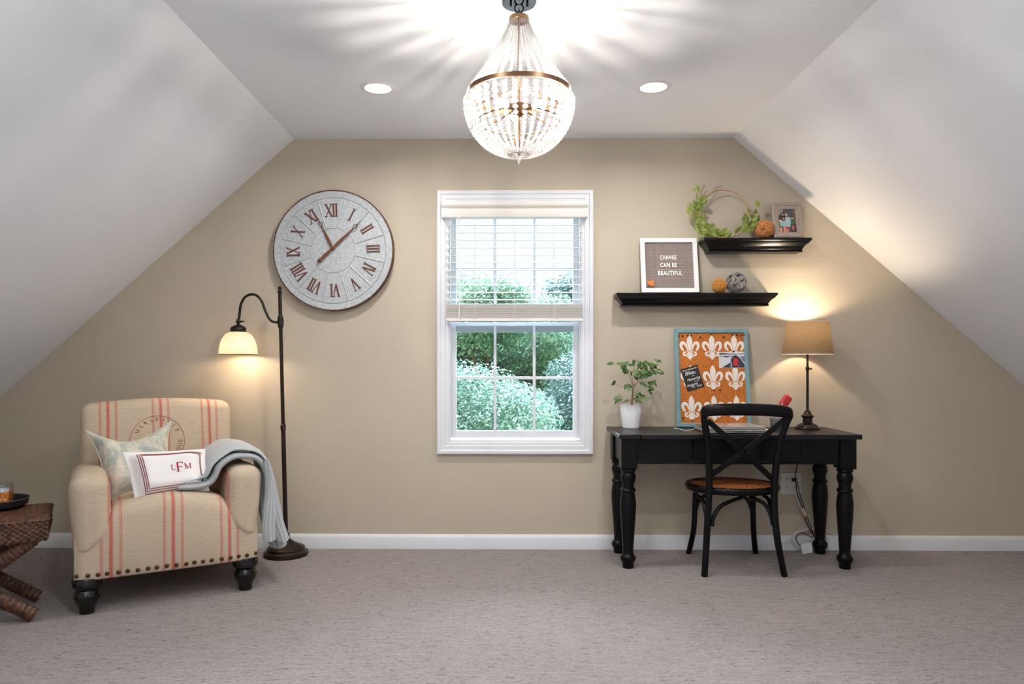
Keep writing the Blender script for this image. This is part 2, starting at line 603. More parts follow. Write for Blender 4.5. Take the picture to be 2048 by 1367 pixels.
# ------------------------------------------------------------------ mesh builder
class MB:
    def __init__(self):
        self.v, self.f, self.mi, self.uv, self.cur = [], [], [], None, 0

    def add(self, verts, faces):
        o = len(self.v)
        self.v += [tuple(p) for p in verts]
        self.f += [tuple(i + o for i in q) for q in faces]
        self.mi += [self.cur] * len(faces)
        return o

    def box(self, x0, x1, y0, y1, z0, z1):
        vs = [(x, y, z) for z in (z0, z1) for y in (y0, y1) for x in (x0, x1)]
        self.add(vs, [(0, 2, 3, 1), (4, 5, 7, 6), (0, 1, 5, 4), (2, 6, 7, 3), (0, 4, 6, 2), (1, 3, 7, 5)])
        return self

    def loft(self, rings, cap0=True, cap1=True, closed=True):
        n = len(rings[0])
        vs = [p for r in rings for p in r]
        fs = []
        for i in range(len(rings) - 1):
            for j in range(n if closed else n - 1):
                k = (j + 1) % n
                fs.append((i * n + j, i * n + k, (i + 1) * n + k, (i + 1) * n + j))
        if cap0:
            fs.append(tuple(range(n - 1, -1, -1)))
        if cap1:
            fs.append(tuple((len(rings) - 1) * n + j for j in range(n)))
        self.add(vs, fs)
        return self

    def lathe(self, prof, segs=24, c=(0, 0, 0), cap0=True, cap1=True):
        rings = [[(c[0] + r * math.cos(2 * PI * j / segs), c[1] + r * math.sin(2 * PI * j / segs), c[2] + z) for j in range(segs)] for r, z in prof]
        return self.loft(rings, cap0, cap1)

    def tube(self, pts, r, segs=8, closed=False, flat=None, up=None):
        """sweep along pts; r number or list; flat=(a,b) scales the section along (up x t, up)"""
        pts = [Vector(p) for p in pts]
        n = len(pts)
        rr = r if isinstance(r, (list, tuple)) else [r] * n
        tans = []
        for i in range(n):
            if closed:
                t = pts[(i + 1) % n] - pts[(i - 1) % n]
            else:
                t = pts[min(i + 1, n - 1)] - pts[max(i - 1, 0)]
            tans.append(t.normalized() if t.length > 1e-9 else Vector((0, 0, 1)))
        t0 = tans[0]
        nrm = Vector(up) if up else (Vector((0, 0, 1)) if abs(t0.z) < 0.9 else Vector((1, 0, 0)))
        rings = []
        for i in range(n):
            t = tans[i]
            if up:
                nrm = Vector(up)
            nrm = (nrm - t * nrm.dot(t))
            nrm = nrm.normalized() if nrm.length > 1e-6 else t.orthogonal().normalized()
            b = t.cross(nrm)
            fa, fb = flat if flat else (1, 1)
            rings.append([pts[i] + (b * fa * math.cos(2 * PI * j / segs) + nrm * fb * math.sin(2 * PI * j / segs)) * rr[i] for j in range(segs)])
        if closed:
            rings.append(rings[0])
            return self.loft(rings, False, False)
        return self.loft(rings)

    def ball(self, c, r, segs=10, rings=6, sq=(1, 1, 1)):
        prof = [(r * math.sin(PI * i / rings), -r * math.cos(PI * i / rings)) for i in range(rings + 1)]
        o = len(self.v)
        vs, fs = [(c[0], c[1], c[2] - r * sq[2])], []
        for i in range(1, rings):
            for j in range(segs):
                a = 2 * PI * j / segs
                vs.append((c[0] + prof[i][0] * math.cos(a) * sq[0], c[1] + prof[i][0] * math.sin(a) * sq[1], c[2] + prof[i][1] * sq[2]))
        vs.append((c[0], c[1], c[2] + r * sq[2]))
        for j in range(segs):
            k = (j + 1) % segs
            fs.append((0, 1 + k, 1 + j))
            for i in range(rings - 2):
                a, b = 1 + i * segs, 1 + (i + 1) * segs
                fs.append((a + j, a + k, b + k, b + j))
            a = 1 + (rings - 2) * segs
            fs.append((a + j, a + k, len(vs) - 1))
        self.add(vs, fs)
        return self

    def prism(self, poly, a0, a1, axis='y'):
        """poly in (x,z) pushed along y, or (y,z) along x, or (x,y) along z"""
        mk = {'y': lambda p, a: (p[0], a, p[1]), 'x': lambda p, a: (a, p[0], p[1]), 'z': lambda p, a: (p[0], p[1], a)}[axis]
        n = len(poly)
        vs = [mk(p, a0) for p in poly] + [mk(p, a1) for p in poly]
        fs = [tuple(range(n)), tuple(range(2 * n - 1, n - 1, -1))]
        for i in range(n):
            k = (i + 1) % n
            fs.append((i, i + n, k + n, k))
        self.add(vs, fs)
        return self

    def grid(self, fn, nu, nv, wrap_u=False):
        vs = [fn(i / nu, j / nv) for j in range(nv + 1) for i in range(nu + (0 if wrap_u else 1))]
        w = nu if wrap_u else nu + 1
        fs = []
        for j in range(nv):
            for i in range(nu):
                k = (i + 1) % w
                fs.append((j * w + i, j * w + k, (j + 1) * w + k, (j + 1) * w + i))
        self.add(vs, fs)
        return self

    def xf(self, mat, start=0):
        for i in range(start, len(self.v)):
            self.v[i] = tuple(mat @ Vector(self.v[i]))
        return self

    def build(self, name, mat, parent=None, smooth=True, bevel=0.0, bseg=2, solid=0.0, sub=0, off=None, angle=38, uv=None):
        me = bpy.data.meshes.new(name)
        vs = self.v if off is None else [(p[0] - off[0], p[1] - off[1], p[2] - off[2]) for p in self.v]
        me.from_pydata(vs, [], self.f)
        bm = bmesh.new()
        bm.from_mesh(me)
        bmesh.ops.recalc_face_normals(bm, faces=bm.faces)
        bm.to_mesh(me)
        bm.free()
        mats = mat if isinstance(mat, (list, tuple)) else [mat]
        for m in mats:
            me.materials.append(M[m] if isinstance(m, str) else m)
        if len(mats) > 1:
            me.polygons.foreach_set('material_index', self.mi)
        if smooth:
            me.shade_smooth()
            me.set_sharp_from_angle(angle=R(angle))
        if uv:
            lay = me.uv_layers.new(name='UVMap')
            for lp in me.loops:
                lay.data[lp.index].uv = uv[lp.vertex_index]
        o = bpy.data.objects.new(name, me)
        COL.objects.link(o)
        if parent:
            o.parent = parent
        if solid:
            md = o.modifiers.new('thickness', 'SOLIDIFY')
            md.thickness = solid
        if bevel:
            md = o.modifiers.new('bevel', 'BEVEL')
            md.width = bevel
            md.segments = bseg
            md.limit_method = 'ANGLE'
            md.angle_limit = R(40)
        if sub:
            md = o.modifiers.new('subsurf', 'SUBSURF')
            md.levels = sub
            md.render_levels = sub
        return o


def tag(o, label, cat, group=None, kind=None):
    if label:
        o['label'] = label
    if cat:
        o['category'] = cat
    if group:
        o['group'] = group
    if kind:
        o['kind'] = kind
    return o


def thing(name, label, cat, loc=(0, 0, 0), rotz=0.0, group=None):
    o = bpy.data.objects.new(name, None)
    o.empty_display_size = 0.05
    COL.objects.link(o)
    o.location = loc
    o.rotation_euler = (0, 0, rotz)
    return tag(o, label, cat, group)


def struct(name, label=None):
    o = bpy.data.objects.new(name, None)
    COL.objects.link(o)
    o['kind'] = 'structure'
    if label:
        o['label'] = label
    return o


def inst(src, parent=None, loc=None, rot=None, scale=None, name=None):
    """a copy that shares the source's mesh"""
    o = src.copy()
    COL.objects.link(o)
    if name:
        o.name = name
    o.parent = parent
    if loc is not None:
        o.location = loc
    if rot is not None:
        o.rotation_euler = rot
    if scale is not None:
        o.scale = scale
    return o


def bez(pts, n=10):
    """Catmull-Rom through pts"""
    pts = [Vector(p) for p in pts]
    out = []
    for i in range(len(pts) - 1):
        p0, p1, p2, p3 = pts[max(i - 1, 0)], pts[i], pts[i + 1], pts[min(i + 2, len(pts) - 1)]
        for k in range(n):
            t = k / n
            out.append(0.5 * ((2 * p1) + (p2 - p0) * t + (2 * p0 - 5 * p1 + 4 * p2 - p3) * t * t + (3 * p1 - p0 - 3 * p2 + p3) * t ** 3))
    out.append(pts[-1])
    return out


def soft_box(mb, half, r, n=10, fn=None, c=(0, 0, 0)):
    """rounded box with a dense grid, each vertex passed through fn"""
    hx, hy, hz = half

    def axis(h):
        a = [-h + r * (1 - math.cos(PI / 2 * k / 4)) for k in range(5)] if False else [-h + r * k / 4 for k in range(5)]
        inner = [-h + r + (2 * h - 2 * r) * k / n for k in range(1, n)]
        b = [-x for x in reversed(a)]
        return a + inner + b
    ax = [axis(hx), axis(hy), axis(hz)]

    def rd(p):
        q = Vector((max(-hx + r, min(hx - r, p[0])), max(-hy + r, min(hy - r, p[1])), max(-hz + r, min(hz - r, p[2]))))
        d = Vector(p) - q
        if d.length > 1e-9:
            # spread evenly over the rounded edge
            m = max(abs(d.x), abs(d.y), abs(d.z))
            d = Vector([math.tan(k / m * PI / 4) for k in d]) if m > 1e-9 else d
            d.normalize()
            d *= r
        q = q + d + Vector(c)
        return fn(q) if fn else q
    for a, b, k in ((0, 1, 2), (1, 2, 0), (2, 0, 1)):
        for s in (-1, 1):
            A, B, hk = ax[a], ax[b], half[k]
            vs, fs = [], []
            for bb in B:
                for aa in A:
                    p = [0, 0, 0]
                    p[a], p[b], p[k] = aa, bb, s * hk
                    vs.append(rd(p))
            w = len(A)
            for j in range(len(B) - 1):
                for i in range(w - 1):
                    fs.append((j * w + i, j * w + i + 1, (j + 1) * w + i + 1, (j + 1) * w + i))
            mb.add(vs, fs)
    # weld the six sheets
    key, remap, nv = {}, [], []
    for p in mb.v:
        kk = (round(p[0], 5), round(p[1], 5), round(p[2], 5))
        if kk not in key:
            key[kk] = len(nv)
            nv.append(p)
        remap.append(key[kk])
    nf, nm = [], []
    for q, m_ in zip(mb.f, mb.mi):
        z = []
        for i in q:
            if remap[i] not in z:
                z.append(remap[i])
        if len(z) > 2:
            nf.append(tuple(z))
            nm.append(m_)
    mb.v, mb.f, mb.mi = nv, nf, nm
    return mb


def frame_piece(mb, x0, x1, z0, z1, prof, side, y=0.0):
    """one mitred length of moulding round a rectangle; prof = [(outward, forward)]"""
    rings = []
    for end in (0, 1):
        ring = []
        for o, f in prof:
            xa, xb, za, zb = x0 - o, x1 + o, z0 - o, z1 + o
            p = {'left': ((xa, za), (xa, zb)), 'right': ((xb, za), (xb, zb)), 'bottom': ((xa, za), (xb, za)), 'top': ((xa, zb), (xb, zb))}[side][end]
            ring.append((p[0], y - f, p[1]))
        rings.append(ring)
    mb.loft(rings)
    return mb


def text_mesh(s, size, extrude=0.0, shear=0.0, spacing=1.0, align='CENTER', name='lettering', xs=1.0, bold=0.0):
    cu = bpy.data.curves.new('txt', 'FONT')
    cu.body = s
    cu.size = size
    cu.extrude = extrude
    cu.shear = shear
    cu.space_character = spacing
    cu.align_x = align
    cu.align_y = 'CENTER'
    cu.resolution_u = 3
    cu.offset = bold
    o = bpy.data.objects.new('txt', cu)
    COL.objects.link(o)
    dg = bpy.context.evaluated_depsgraph_get()
    me = bpy.data.meshes.new_from_object(o.evaluated_get(dg))
    bpy.data.objects.remove(o)
    bpy.data.curves.remove(cu)
    me.name = name
    for v in me.vertices:
        v.co.x *= xs
    return me


def mesh_obj(name, me, mat, parent=None, matrix=None):
    me.materials.clear()
    me.materials.append(M[mat])
    if matrix is not None:
        me.transform(matrix)
    o = bpy.data.objects.new(name, me)
    COL.objects.link(o)
    if parent:
        o.parent = parent
    return o


STAND = Matrix.Rotation(PI / 2, 4, 'X')          # text plane (x,y) -> (x,z), facing -y


def stroke(mb, pts, ws, th, y=0.0):
    """flat ribbon of varying width in the x-z plane with thickness th"""
    pts = [Vector((p[0], p[1])) for p in pts]
    L, Rr = [], []
    n = len(pts)
    for i, p in enumerate(pts):
        t = (pts[min(i + 1, n - 1)] - pts[max(i - 1, 0)]).normalized()
        nn = Vector((-t.y, t.x)) * ws[i] / 2
        L.append(p + nn)
        Rr.append(p - nn)
    rings = [[(L[i].x, y, L[i].y), (Rr[i].x, y, Rr[i].y), (Rr[i].x, y - th, Rr[i].y), (L[i].x, y - th, L[i].y)] for i in range(n)]
    mb.loft(rings)
    return mb

# ================================================================== the room
XL, XR, YB, ZC = -3.45, 3.55, -7.2, 2.439
cl, cr = P(588, 279, 0), P(1467, 275, 0)
sl, sr = P(0, 795, 0), P(2048, 770, 0)
kl = (cl.z - sl.z) / (cl.x - sl.x)
kr = (cr.z - sr.z) / (sr.x - cr.x)
zkl = cl.z - kl * (cl.x - XL)
zkr = cr.z - kr * (XR - cr.x)


def st(o, label):
    o['kind'] = 'structure'
    o['label'] = label
    return o


st(MB().box(XL - .1, XR + .1, YB - .1, .14, -.06, 0).build('floor', 'carpet', smooth=False), 'greige loop-pile carpet floor with short dashes')
st(MB().box(cl.x, cr.x, YB - .1, .14, ZC, ZC + .08).build('ceiling', 'ceiling', smooth=False), 'flat white middle strip of the attic ceiling')
SKY0, SKY1, SKA, SKB = -5.2, -4.2, .22, .55          # added unseen skylight for fill light: y range and share of the slope


def slope(name, label, xa, xb, za, zb, sgn):
    nx, nz = sgn * .05, .06
    pt_ = lambda f, o: (xa + (xb - xa) * f + nx * o, za + (zb - za) * f + nz * o)
    mb = MB()
    for f0, f1, y0, y1 in ((0, 1, YB - .1, SKY0), (0, 1, SKY1, .14), (0, SKA, SKY0, SKY1), (SKB, 1, SKY0, SKY1)):
        mb.prism([pt_(f0, 0), pt_(f1, 0), pt_(f1, 1), pt_(f0, 1)], y0, y1)
    o = st(mb.build(name, 'ceiling', smooth=False), label)
    n = 'added_skylight_left' if sgn < 0 else 'added_skylight_right'  # invented opening out of view, made to let fill light in
    w = struct(n, 'added fill-light skylight in the %s sloping ceiling behind the viewer' % ('left' if sgn < 0 else 'right'))
    e = .04
    df = e / math.hypot(xb - xa, zb - za)
    for f0, f1, y0, y1 in ((SKA - df, SKA, SKY0 - e, SKY1 + e), (SKB, SKB + df, SKY0 - e, SKY1 + e), (SKA, SKB, SKY0 - e, SKY0), (SKA, SKB, SKY1, SKY1 + e)):
        MB().prism([pt_(f0, -.15), pt_(f1, -.15), pt_(f1, 1), pt_(f0, 1)], y0, y1).build('added_skylight_frame', 'trim', w, smooth=False)
    MB().prism([pt_(SKA, .5), pt_(SKB, .5), pt_(SKB, .58), pt_(SKA, .58)], SKY0, SKY1).build('pane', 'pane', w, smooth=False)
    c = pt_((SKA + SKB) / 2, 1.3)
    L = math.hypot(xb - xa, zb - za) * (SKB - SKA)
    a = math.atan2(zb - za, xb - xa)
    d = Vector((nx, 0, nz)).normalized()
    q_ = d.to_track_quat('Z', 'X')
    ex_ = Vector((xb - xa, 0, zb - za)).normalized()
    zz = d - ex_ * d.dot(ex_)
    zz.normalize()
    yy_ = zz.cross(ex_)
    rot = Matrix((ex_, yy_, zz)).transposed().to_euler()
    light('skylight_fill', 'AREA', SKYLIGHT_FILL_POWER, (0.66, 0.82, 1.0), (c[0], (SKY0 + SKY1) / 2, c[1]), rot, shape='RECTANGLE', size=L, size_y=SKY1 - SKY0)  # added area lamp that brightens the opposite slope and the floor
    return o


slope('ceiling_left', 'white sloping attic ceiling on the left', cl.x, XL, ZC, zkl, -1)
slope('ceiling_right', 'white sloping attic ceiling on the right', cr.x, XR, ZC, zkr, 1)
st(MB().box(XL - .1, XL, YB - .1, .14, 0, zkl + .02).build('wall_left', 'wall', smooth=False), 'low beige knee wall under the left slope')
st(MB().box(XR, XR + .1, YB - .1, .14, 0, zkr + .02).build('wall_right', 'wall', smooth=False), 'low beige knee wall under the right slope')

# far wall with the window opening
WO0, WO1 = P(897, 884, 0), P(1163, 404, 0)
wx0, wx1, wz0, wz1 = WO0.x, WO1.x, WO0.z, WO1.z


def gable(mb, ya, yb, ox0, ox1, oz0, oz1):
    e = .015
    mb.prism([(XL - .05, 0), (ox0, 0), (ox0, ZC + e), (cl.x, ZC + e), (XL - .05, zkl - .05 * kl + e)], ya, yb)
    mb.prism([(ox1, 0), (XR + .05, 0), (XR + .05, zkr - .05 * kr + e), (cr.x, ZC + e), (ox1, ZC + e)], ya, yb)
    mb.box(ox0, ox1, ya, yb, 0, oz0)
    mb.box(ox0, ox1, ya, yb, oz1, ZC + e)
    return mb


st(gable(MB(), 0, .14, wx0, wx1, wz0, wz1).build('wall_back', 'wall', smooth=False), 'beige gable wall with the window')
fw_ = MB().prism([(XL - .05, 0), (XR + .05, 0), (XR + .05, zkr), (cr.x, ZC + .015), (cl.x, ZC + .015), (XL - .05, zkl)], YB - .14, YB)
st(fw_.build('wall_front', 'wall', smooth=False), 'beige gable wall behind the viewer')

# baseboard of the far wall
bbz = P(1002, 1069, -.014).z
bb = [(0, 0), (-.014, 0), (-.014, bbz - .022), (-.011, bbz - .012), (-.007, bbz - .004), (-.005, bbz), (0, bbz)]
st(MB().prism(bb, XL, XR, 'x').build('baseboard_back', 'trim', angle=20), 'white baseboard along the beige wall')
st(MB().box(XL, XL + .014, YB, -.014, 0, bbz).build('baseboard_left', 'trim', bevel=.004), 'white baseboard along the left knee wall')
st(MB().box(XR - .014, XR, YB, -.014, 0, bbz).build('baseboard_right', 'trim', bevel=.004), 'white baseboard along the right knee wall')

# ------------------------------------------------------------------ window in the far wall
win = struct('window_1', 'white double-hung window with six-pane sashes and moulded casing')
co0, co1 = P(873.5, 903, -.02), P(1186.5, 389, -.02)
cw = wx0 - co0.x
prof = [(-.004, 0), (-.004, .010), (.006, .014), (cw * .22, .014), (cw * .28, .019), (cw * .62, .019), (cw * .68, .025), (cw * .92, .025), (cw, .021), (cw, 0)]
for sd in ('left', 'right', 'top', 'bottom'):
    frame_piece(MB(), wx0, wx1, wz0 - .0, wz1, prof, sd).build('casing', 'trim', win, angle=25)
# jamb liners
jt = .012
MB().box(wx0, wx0 + jt, .0, .135, wz0, wz1).build('jamb', 'trim', win, smooth=False)
MB().box(wx1 - jt, wx1, .0, .135, wz0, wz1).build('jamb', 'trim', win, smooth=False)
MB().box(wx0 + jt, wx1 - jt, .0, .135, wz1 - jt, wz1).build('jamb', 'trim', win, smooth=False)
MB().box(wx0 + jt, wx1 - jt, .0, .135, wz0, wz0 + jt).build('sill', 'trim', win, smooth=False)


def sash(name, px0, px1, py0, py1, g, mxs, mys, y0, y1):
    """outer frame in pixels at depth y0; g = glass rectangle"""
    a, b = P(px0, py1, y0), P(px1, py0, y0)
    ga, gb = P(g[0], g[3], y0), P(g[1], g[2], y0)
    s = MB()
    s.box(a.x, ga.x, y0, y1, a.z, b.z)
    s.box(gb.x, b.x, y0, y1, a.z, b.z)
    s.box(ga.x, gb.x, y0, y1, gb.z, b.z)
    s.box(ga.x, gb.x, y0, y1, a.z, ga.z)
    so = s.build(name, 'sash', win, smooth=False)
    so['label'] = 'white vinyl ' + name.replace('_', ' ')
    ym = (y0 + y1) / 2
    xs = [ga.x] + [P(m, 600, y0).x for m in mxs] + [gb.x]
    zs = [ga.z] + [P(1000, m, y0).z for m in mys] + [gb.z]
    hw = .0085
    for x in xs[1:-1]:
        MB().box(x - hw, x + hw, ym - .012, ym - .002, ga.z, gb.z).build('muntin', 'sash', so, bevel=.002)
    for z in zs[1:-1]:
        MB().box(ga.x, gb.x, ym - .0115, ym - .0025, z - hw, z + hw).build('muntin', 'sash', so, bevel=.002)
    for i in range(len(xs) - 1):
        for j in range(len(zs) - 1):
            MB().box(xs[i], xs[i + 1], ym - .001, ym + .001, zs[j], zs[j + 1]).build('pane', 'pane', so, smooth=False)
    return so


sash('lower_sash', 902, 1157, 644, 875, (912.5, 1146.5, 651, 861), (990, 1068.5), (755.5,), .050, .082)
sash('upper_sash', 902, 1157, 412, 664, (913, 1146, 424, 648), (990, 1068.5), (538,), .088, .118)

# ------------------------------------------------------------------ window blind
bl = thing('window_blind', 'cream horizontal-slat blind raised halfway up the window', 'window blind', P(1030, 436, -.03))
bo = bl.location.copy()
v0, v1 = P(884, 436, -.055), P(1175, 404, -.055)
vp = [(0, v0.z), (-.050, v0.z), (-.052, v0.z + .003), (-.052, v0.z + .048), (-.044, v0.z + .050), (-.044, v0.z + .056), (-.056, v0.z + .064), (-.060, v0.z + .074), (-.060, v1.z - .006), (-.056, v1.z + .002), (0, v1.z + .002)]
MB().prism([(y - .026, z) for y, z in vp], v0.x, v1.x, 'x').build('valance', 'valance', bl, off=bo, bevel=.0015)
b0x, b1x = P(893.5, 600, -.02).x, P(1164, 600, -.02).x
MB().box(b0x + .006, b1x - .006, -.075, -.028, v0.z + .012, v0.z + .055).build('head_rail', 'blind', bl, off=bo, bevel=.002)
sy0, sy1 = -.076, -.026
slat_px = [450, 465, 480, 495, 510, 524.5, 539.5, 554, 569, 584.5, 599]
sl0 = None
sxc = (b0x + b1x) / 2
for i, py in enumerate(slat_px):
    z = P(1030, py, -.05).z
    if sl0 is None:
        m_ = MB()
        n_ = 6
        cr_ = [((sy0 + (sy1 - sy0) * k / n_) + .051, .0022 * (1 - ((k / n_) * 2 - 1) ** 2)) for k in range(n_ + 1)]
        m_.prism(cr_ + [(y_, z_ - .0026) for y_, z_ in reversed(cr_)], b0x - sxc, b1x - sxc, 'x')
        sl0 = m_.build('slat', 'blind', bl, smooth=False)
        sl0.location = Vector((sxc, -.051, z)) - bo
        sl0.rotation_euler = (R(7), 0, 0)
    else:
        inst(sl0, bl, Vector((sxc, -.051, z)) - bo)
# the gathered slats and bottom rail
zt, zb = P(1030, 608, -.05).z, P(1030, 642, -.076).z
nst = 14
rail_h = .018
for k in range(nst):
    z = zb + rail_h + .003 + (zt - zb - rail_h - .004) * k / (nst - 1)
    inst(sl0, bl, Vector((sxc + random.uniform(-.001, .001), -.051 + random.uniform(-.002, .002), z)) - bo, rot=(R(-3), 0, 0), scale=(1.0, 1.0, 1.5))
MB().box(b0x, b1x, -.077, -.025, zb, zb + rail_h).build('bottom_rail', 'valance', bl, off=bo, bevel=.003)
for px in (949.5, 1029, 1108.5):
    x = P(px, 500, -.076).x
    for yy in (-.0785, -.0235):
        MB().tube([(x, yy, v0.z + .02), (x, yy, zb + .002)], .0011, 5).build('ladder_cord', 'cord_white', bl, off=bo)
    loops = MB()
    for k in range(6):
        z = zb + .02 + k * .011
        loops.tube([(x - .004, -.0795, z), (x - .012 - .004 * (k % 2), -.083, z + .006), (x, -.0795, z + .010), (x + .012, -.083, z + .005), (x + .004, -.0795, z)], .0011, 5)
    loops.build('cord_loop', 'cord_white', bl, off=bo)
xw = P(918.5, 500, -.085).x
wnd = MB()
wnd.tube([(xw, -.088, v0.z + .006), (xw, -.088, P(918, 642, -.088).z)], .0032, 8)
wnd.build('tilt_wand', 'cord_white', bl, off=bo)

# ------------------------------------------------------------------ outdoors
st(MB().box(-40, 40, .6, 60, -3.3, -3.2).build('ground', 'grass', smooth=False), 'green lawn below the window')


def tree(name, label, c, rad, n, leaf, mat, trunk_r, base_z=-3.2, lumps=26, seed=1, branches=()):
    rng = np.random.default_rng(seed)
    root = thing(name, label, 'tree', (c[0], c[1], base_z), group='trees outside the window')
    cen = np.array(c, float) - np.array([c[0], c[1], base_z])
    rad = np.array(rad, float)
    d = rng.normal(size=(lumps, 3))
    d /= np.linalg.norm(d, axis=1)[:, None]
    lc = cen + d * rad * rng.uniform(.45, .82, (lumps, 1))
    lr = rng.uniform(.28, .45, lumps) * rad.mean()
    k = rng.integers(0, lumps, n)
    dd = rng.normal(size=(n, 3))
    dd /= np.linalg.norm(dd, axis=1)[:, None]
    dd[:, 2] = np.where(dd[:, 2] < -.3, -dd[:, 2], dd[:, 2])
    pos = lc[k] + dd * (lr[k] * rng.uniform(.72, 1.06, n))[:, None]
    pos[:, 2] = np.maximum(pos[:, 2], .3)
    nrm = dd + rng.normal(size=(n, 3)) * .55 + np.array([0, 0, .5])
    nrm /= np.linalg.norm(nrm, axis=1)[:, None]
    a = np.cross(nrm, rng.normal(size=(n, 3)))
    a /= np.linalg.norm(a, axis=1)[:, None]
    b = np.cross(nrm, a)
    s = (leaf * rng.uniform(.7, 1.3, n))[:, None]
    v = np.stack([pos - a * s, pos - a * s * .4 + b * s * .48, pos + a * s * .35 + b * s * .42, pos + a * s - nrm * s * .3, pos + a * s * .35 - b * s * .42, pos - a * s * .4 - b * s * .48], 1).reshape(-1, 3)
    me = bpy.data.meshes.new('foliage')
    me.vertices.add(len(v))
    me.vertices.foreach_set('co', v.ravel())
    me.loops.add(6 * n)
    me.loops.foreach_set('vertex_index', np.arange(6 * n))
    me.polygons.add(n)
    me.polygons.foreach_set('loop_start', np.arange(n) * 6)
    me.polygons.foreach_set('loop_total', np.full(n, 6))
    me.update(calc_edges=True)
    me.materials.append(M[mat])
    fo = bpy.data.objects.new('foliage', me)
    COL.objects.link(fo)
    fo.parent = root
    fo['kind'] = 'stuff'
    tr = MB()
    h = cen[2]
    tr.tube(bez([(0, 0, 0), (.05, .03, h * .4), (-.05, 0, h * .75), (0, 0, h)], 5), [trunk_r * (1 - .6 * i / 15) for i in range(16)], 9)
    tr.build('trunk', 'bark', root)
    for i in range(0, lumps, 3):
        p = lc[i]
        MB().tube(bez([(0, 0, h * .55), (p[0] * .5, p[1] * .5, (h * .55 + p[2]) / 2 + .1), tuple(p)], 5), [trunk_r * .4 * (1 - .8 * j / 10) for j in range(11)], 6).build('branch', 'bark', root)
    for br in branches:
        q = [Vector(x) - Vector((c[0], c[1], base_z)) for x in br]
        MB().tube(bez(q, 5), [.008 * (1 - .8 * j / (5 * (len(q) - 1))) for j in range(5 * (len(q) - 1) + 1)], 5).build('branch', 'bark', root)
    return root


tree('maple_tree', 'pale round maple nearest the window, lower left panes', (-.5, 5.4, -.65), (1.75, 1.2, 1.75), 60000, .027, 'tree_a', .12, seed=3, lumps=40)
tree('leafy_tree', 'dark grey-green tree filling the right window panes', (2.3, 8.9, .1), (2.0, 1.1, 1.95), 50000, .036, 'tree_b', .16, seed=5, lumps=44)
top_br = [[P(960, 590, 12.2), P(948, 562, 12.2), P(938, 546, 12.1)], [P(985, 580, 12.2), P(978, 556, 12.2), P(965, 543, 12.2)], [P(1005, 580, 12.2), P(1012, 556, 12.2), P(1024, 545, 12.2)], [P(1050, 590, 12.2), P(1058, 570, 12.2), P(1062, 560, 12.2)]]
tree('tall_tree', 'tall mid-green tree behind the pale maple, upper left panes', (-.2, 12.2, .95), (2.4, 1.2, 1.95), 60000, .042, 'tree_c', .18, seed=9, lumps=50, branches=top_br)
tree('far_tree', 'far bluish tree seen low between the taller crowns', (2.2, 17.2, 1.2), (3.4, 1.5, 2.4), 26000, .09, 'tree_b', .18, seed=12, lumps=44)
tree('hedge_tree', 'broad leafy tree outside, mostly hidden left of the window', (-3.9, 8.6, .2), (2.2, 1.2, 2.2), 16000, .07, 'tree_c', .16, seed=14, lumps=30)

# ================================================================== ceiling fittings
can_spots = [(F(756, 175, ZC), 'lit round recessed ceiling light left of the chandelier'),
             (F(1307, 173, ZC), 'lit round recessed ceiling light right of the chandelier')]
for (x, y, s_) in ((-.60, -2.55, 'third'), (.74, -2.55, 'fourth'), (-.60, -4.4, 'fifth'), (.74, -4.4, 'sixth'), (-.60, -6.2, 'seventh'), (.74, -6.2, 'eighth')):  # extra unseen lights, added as fill along the room
    can_spots.append((Vector((x, y, ZC)), 'added out-of-view recessed fill light overhead, %s along the room from the window wall' % s_))
for p, lab in can_spots:
    t = thing('recessed_light', lab, 'ceiling light', (p.x, p.y, ZC), group='recessed ceiling lights')
    MB().lathe([(.060, -.001), (.064, -.006), (.078, -.006), (.085, -.001)], 40, cap0=False, cap1=False).build('trim_ring', 'can_trim', t)
    MB().lathe([(.0005, -.0025), (.062, -.0025)], 40, cap0=False, cap1=False).build('lens', 'lens', t, smooth=False)
    light('can_light', 'AREA', CAN_POWER, (1.0, 0.97, 0.94), (0, 0, -.012), parent=t, shape='DISK', size=.12, spread=R(165))

# ------------------------------------------------------------------ chandelier
CH = F(1038, 12, ZC - .02)
CHY = -1.66
CHX = P(1038, 12, CHY).x
ch = thing('bead_chandelier', 'lit basket chandelier of clear crystal beads with bronze ring', 'chandelier', (CHX, CHY, ZC))
MB().lathe([(.001, 0), (.062, 0), (.063, -.006), (.063, -.022), (.060, -.026), (.001, -.027)], 40, cap0=False, cap1=False).build('canopy', 'canopy', ch)
for sx in (-1, 1):
    MB().lathe([(.001, 0), (.004, 0), (.004, -.014), (.001, -.016)], 10, (sx * .03, -.012, -.026), cap0=False, cap1=False).build('canopy_screw', 'black_metal', ch)
hook = MB()
hook.tube([(.016 * math.cos(a), 0, -.041 + .016 * math.sin(a)) for a in [2 * PI * k / 16 for k in range(16)]], .003, 6, True)
hook.tube([(0, .012 * math.cos(a), -.060 + .012 * math.sin(a)) for a in [2 * PI * k / 16 for k in range(16)]], .003, 6, True)
hook.build('hanging_link', 'black_metal', ch)
MB().lathe([(.001, -.064), (.010, -.066), (.034, -.072), (.0365, -.076), (.0365, -.088), (.034, -.089), (.033, -.078), (.001, -.074)], 32, cap0=False, cap1=False).build('top_cap', 'bronze', ch)
ZR, RR = -.352, .187
MB().lathe([(RR - .003, ZR - .008), (RR + .002, ZR - .008), (RR + .002, ZR + .008), (RR - .003, ZR + .008), (RR - .003, ZR - .008)], 64, cap0=False, cap1=False).build('main_ring', 'bronze', ch)
MB().tube([(.148 * math.cos(2 * PI * k / 48), .148 * math.sin(2 * PI * k / 48), -.452) for k in range(48)], .0028, 6, True).build('inner_ring', 'bronze', ch)
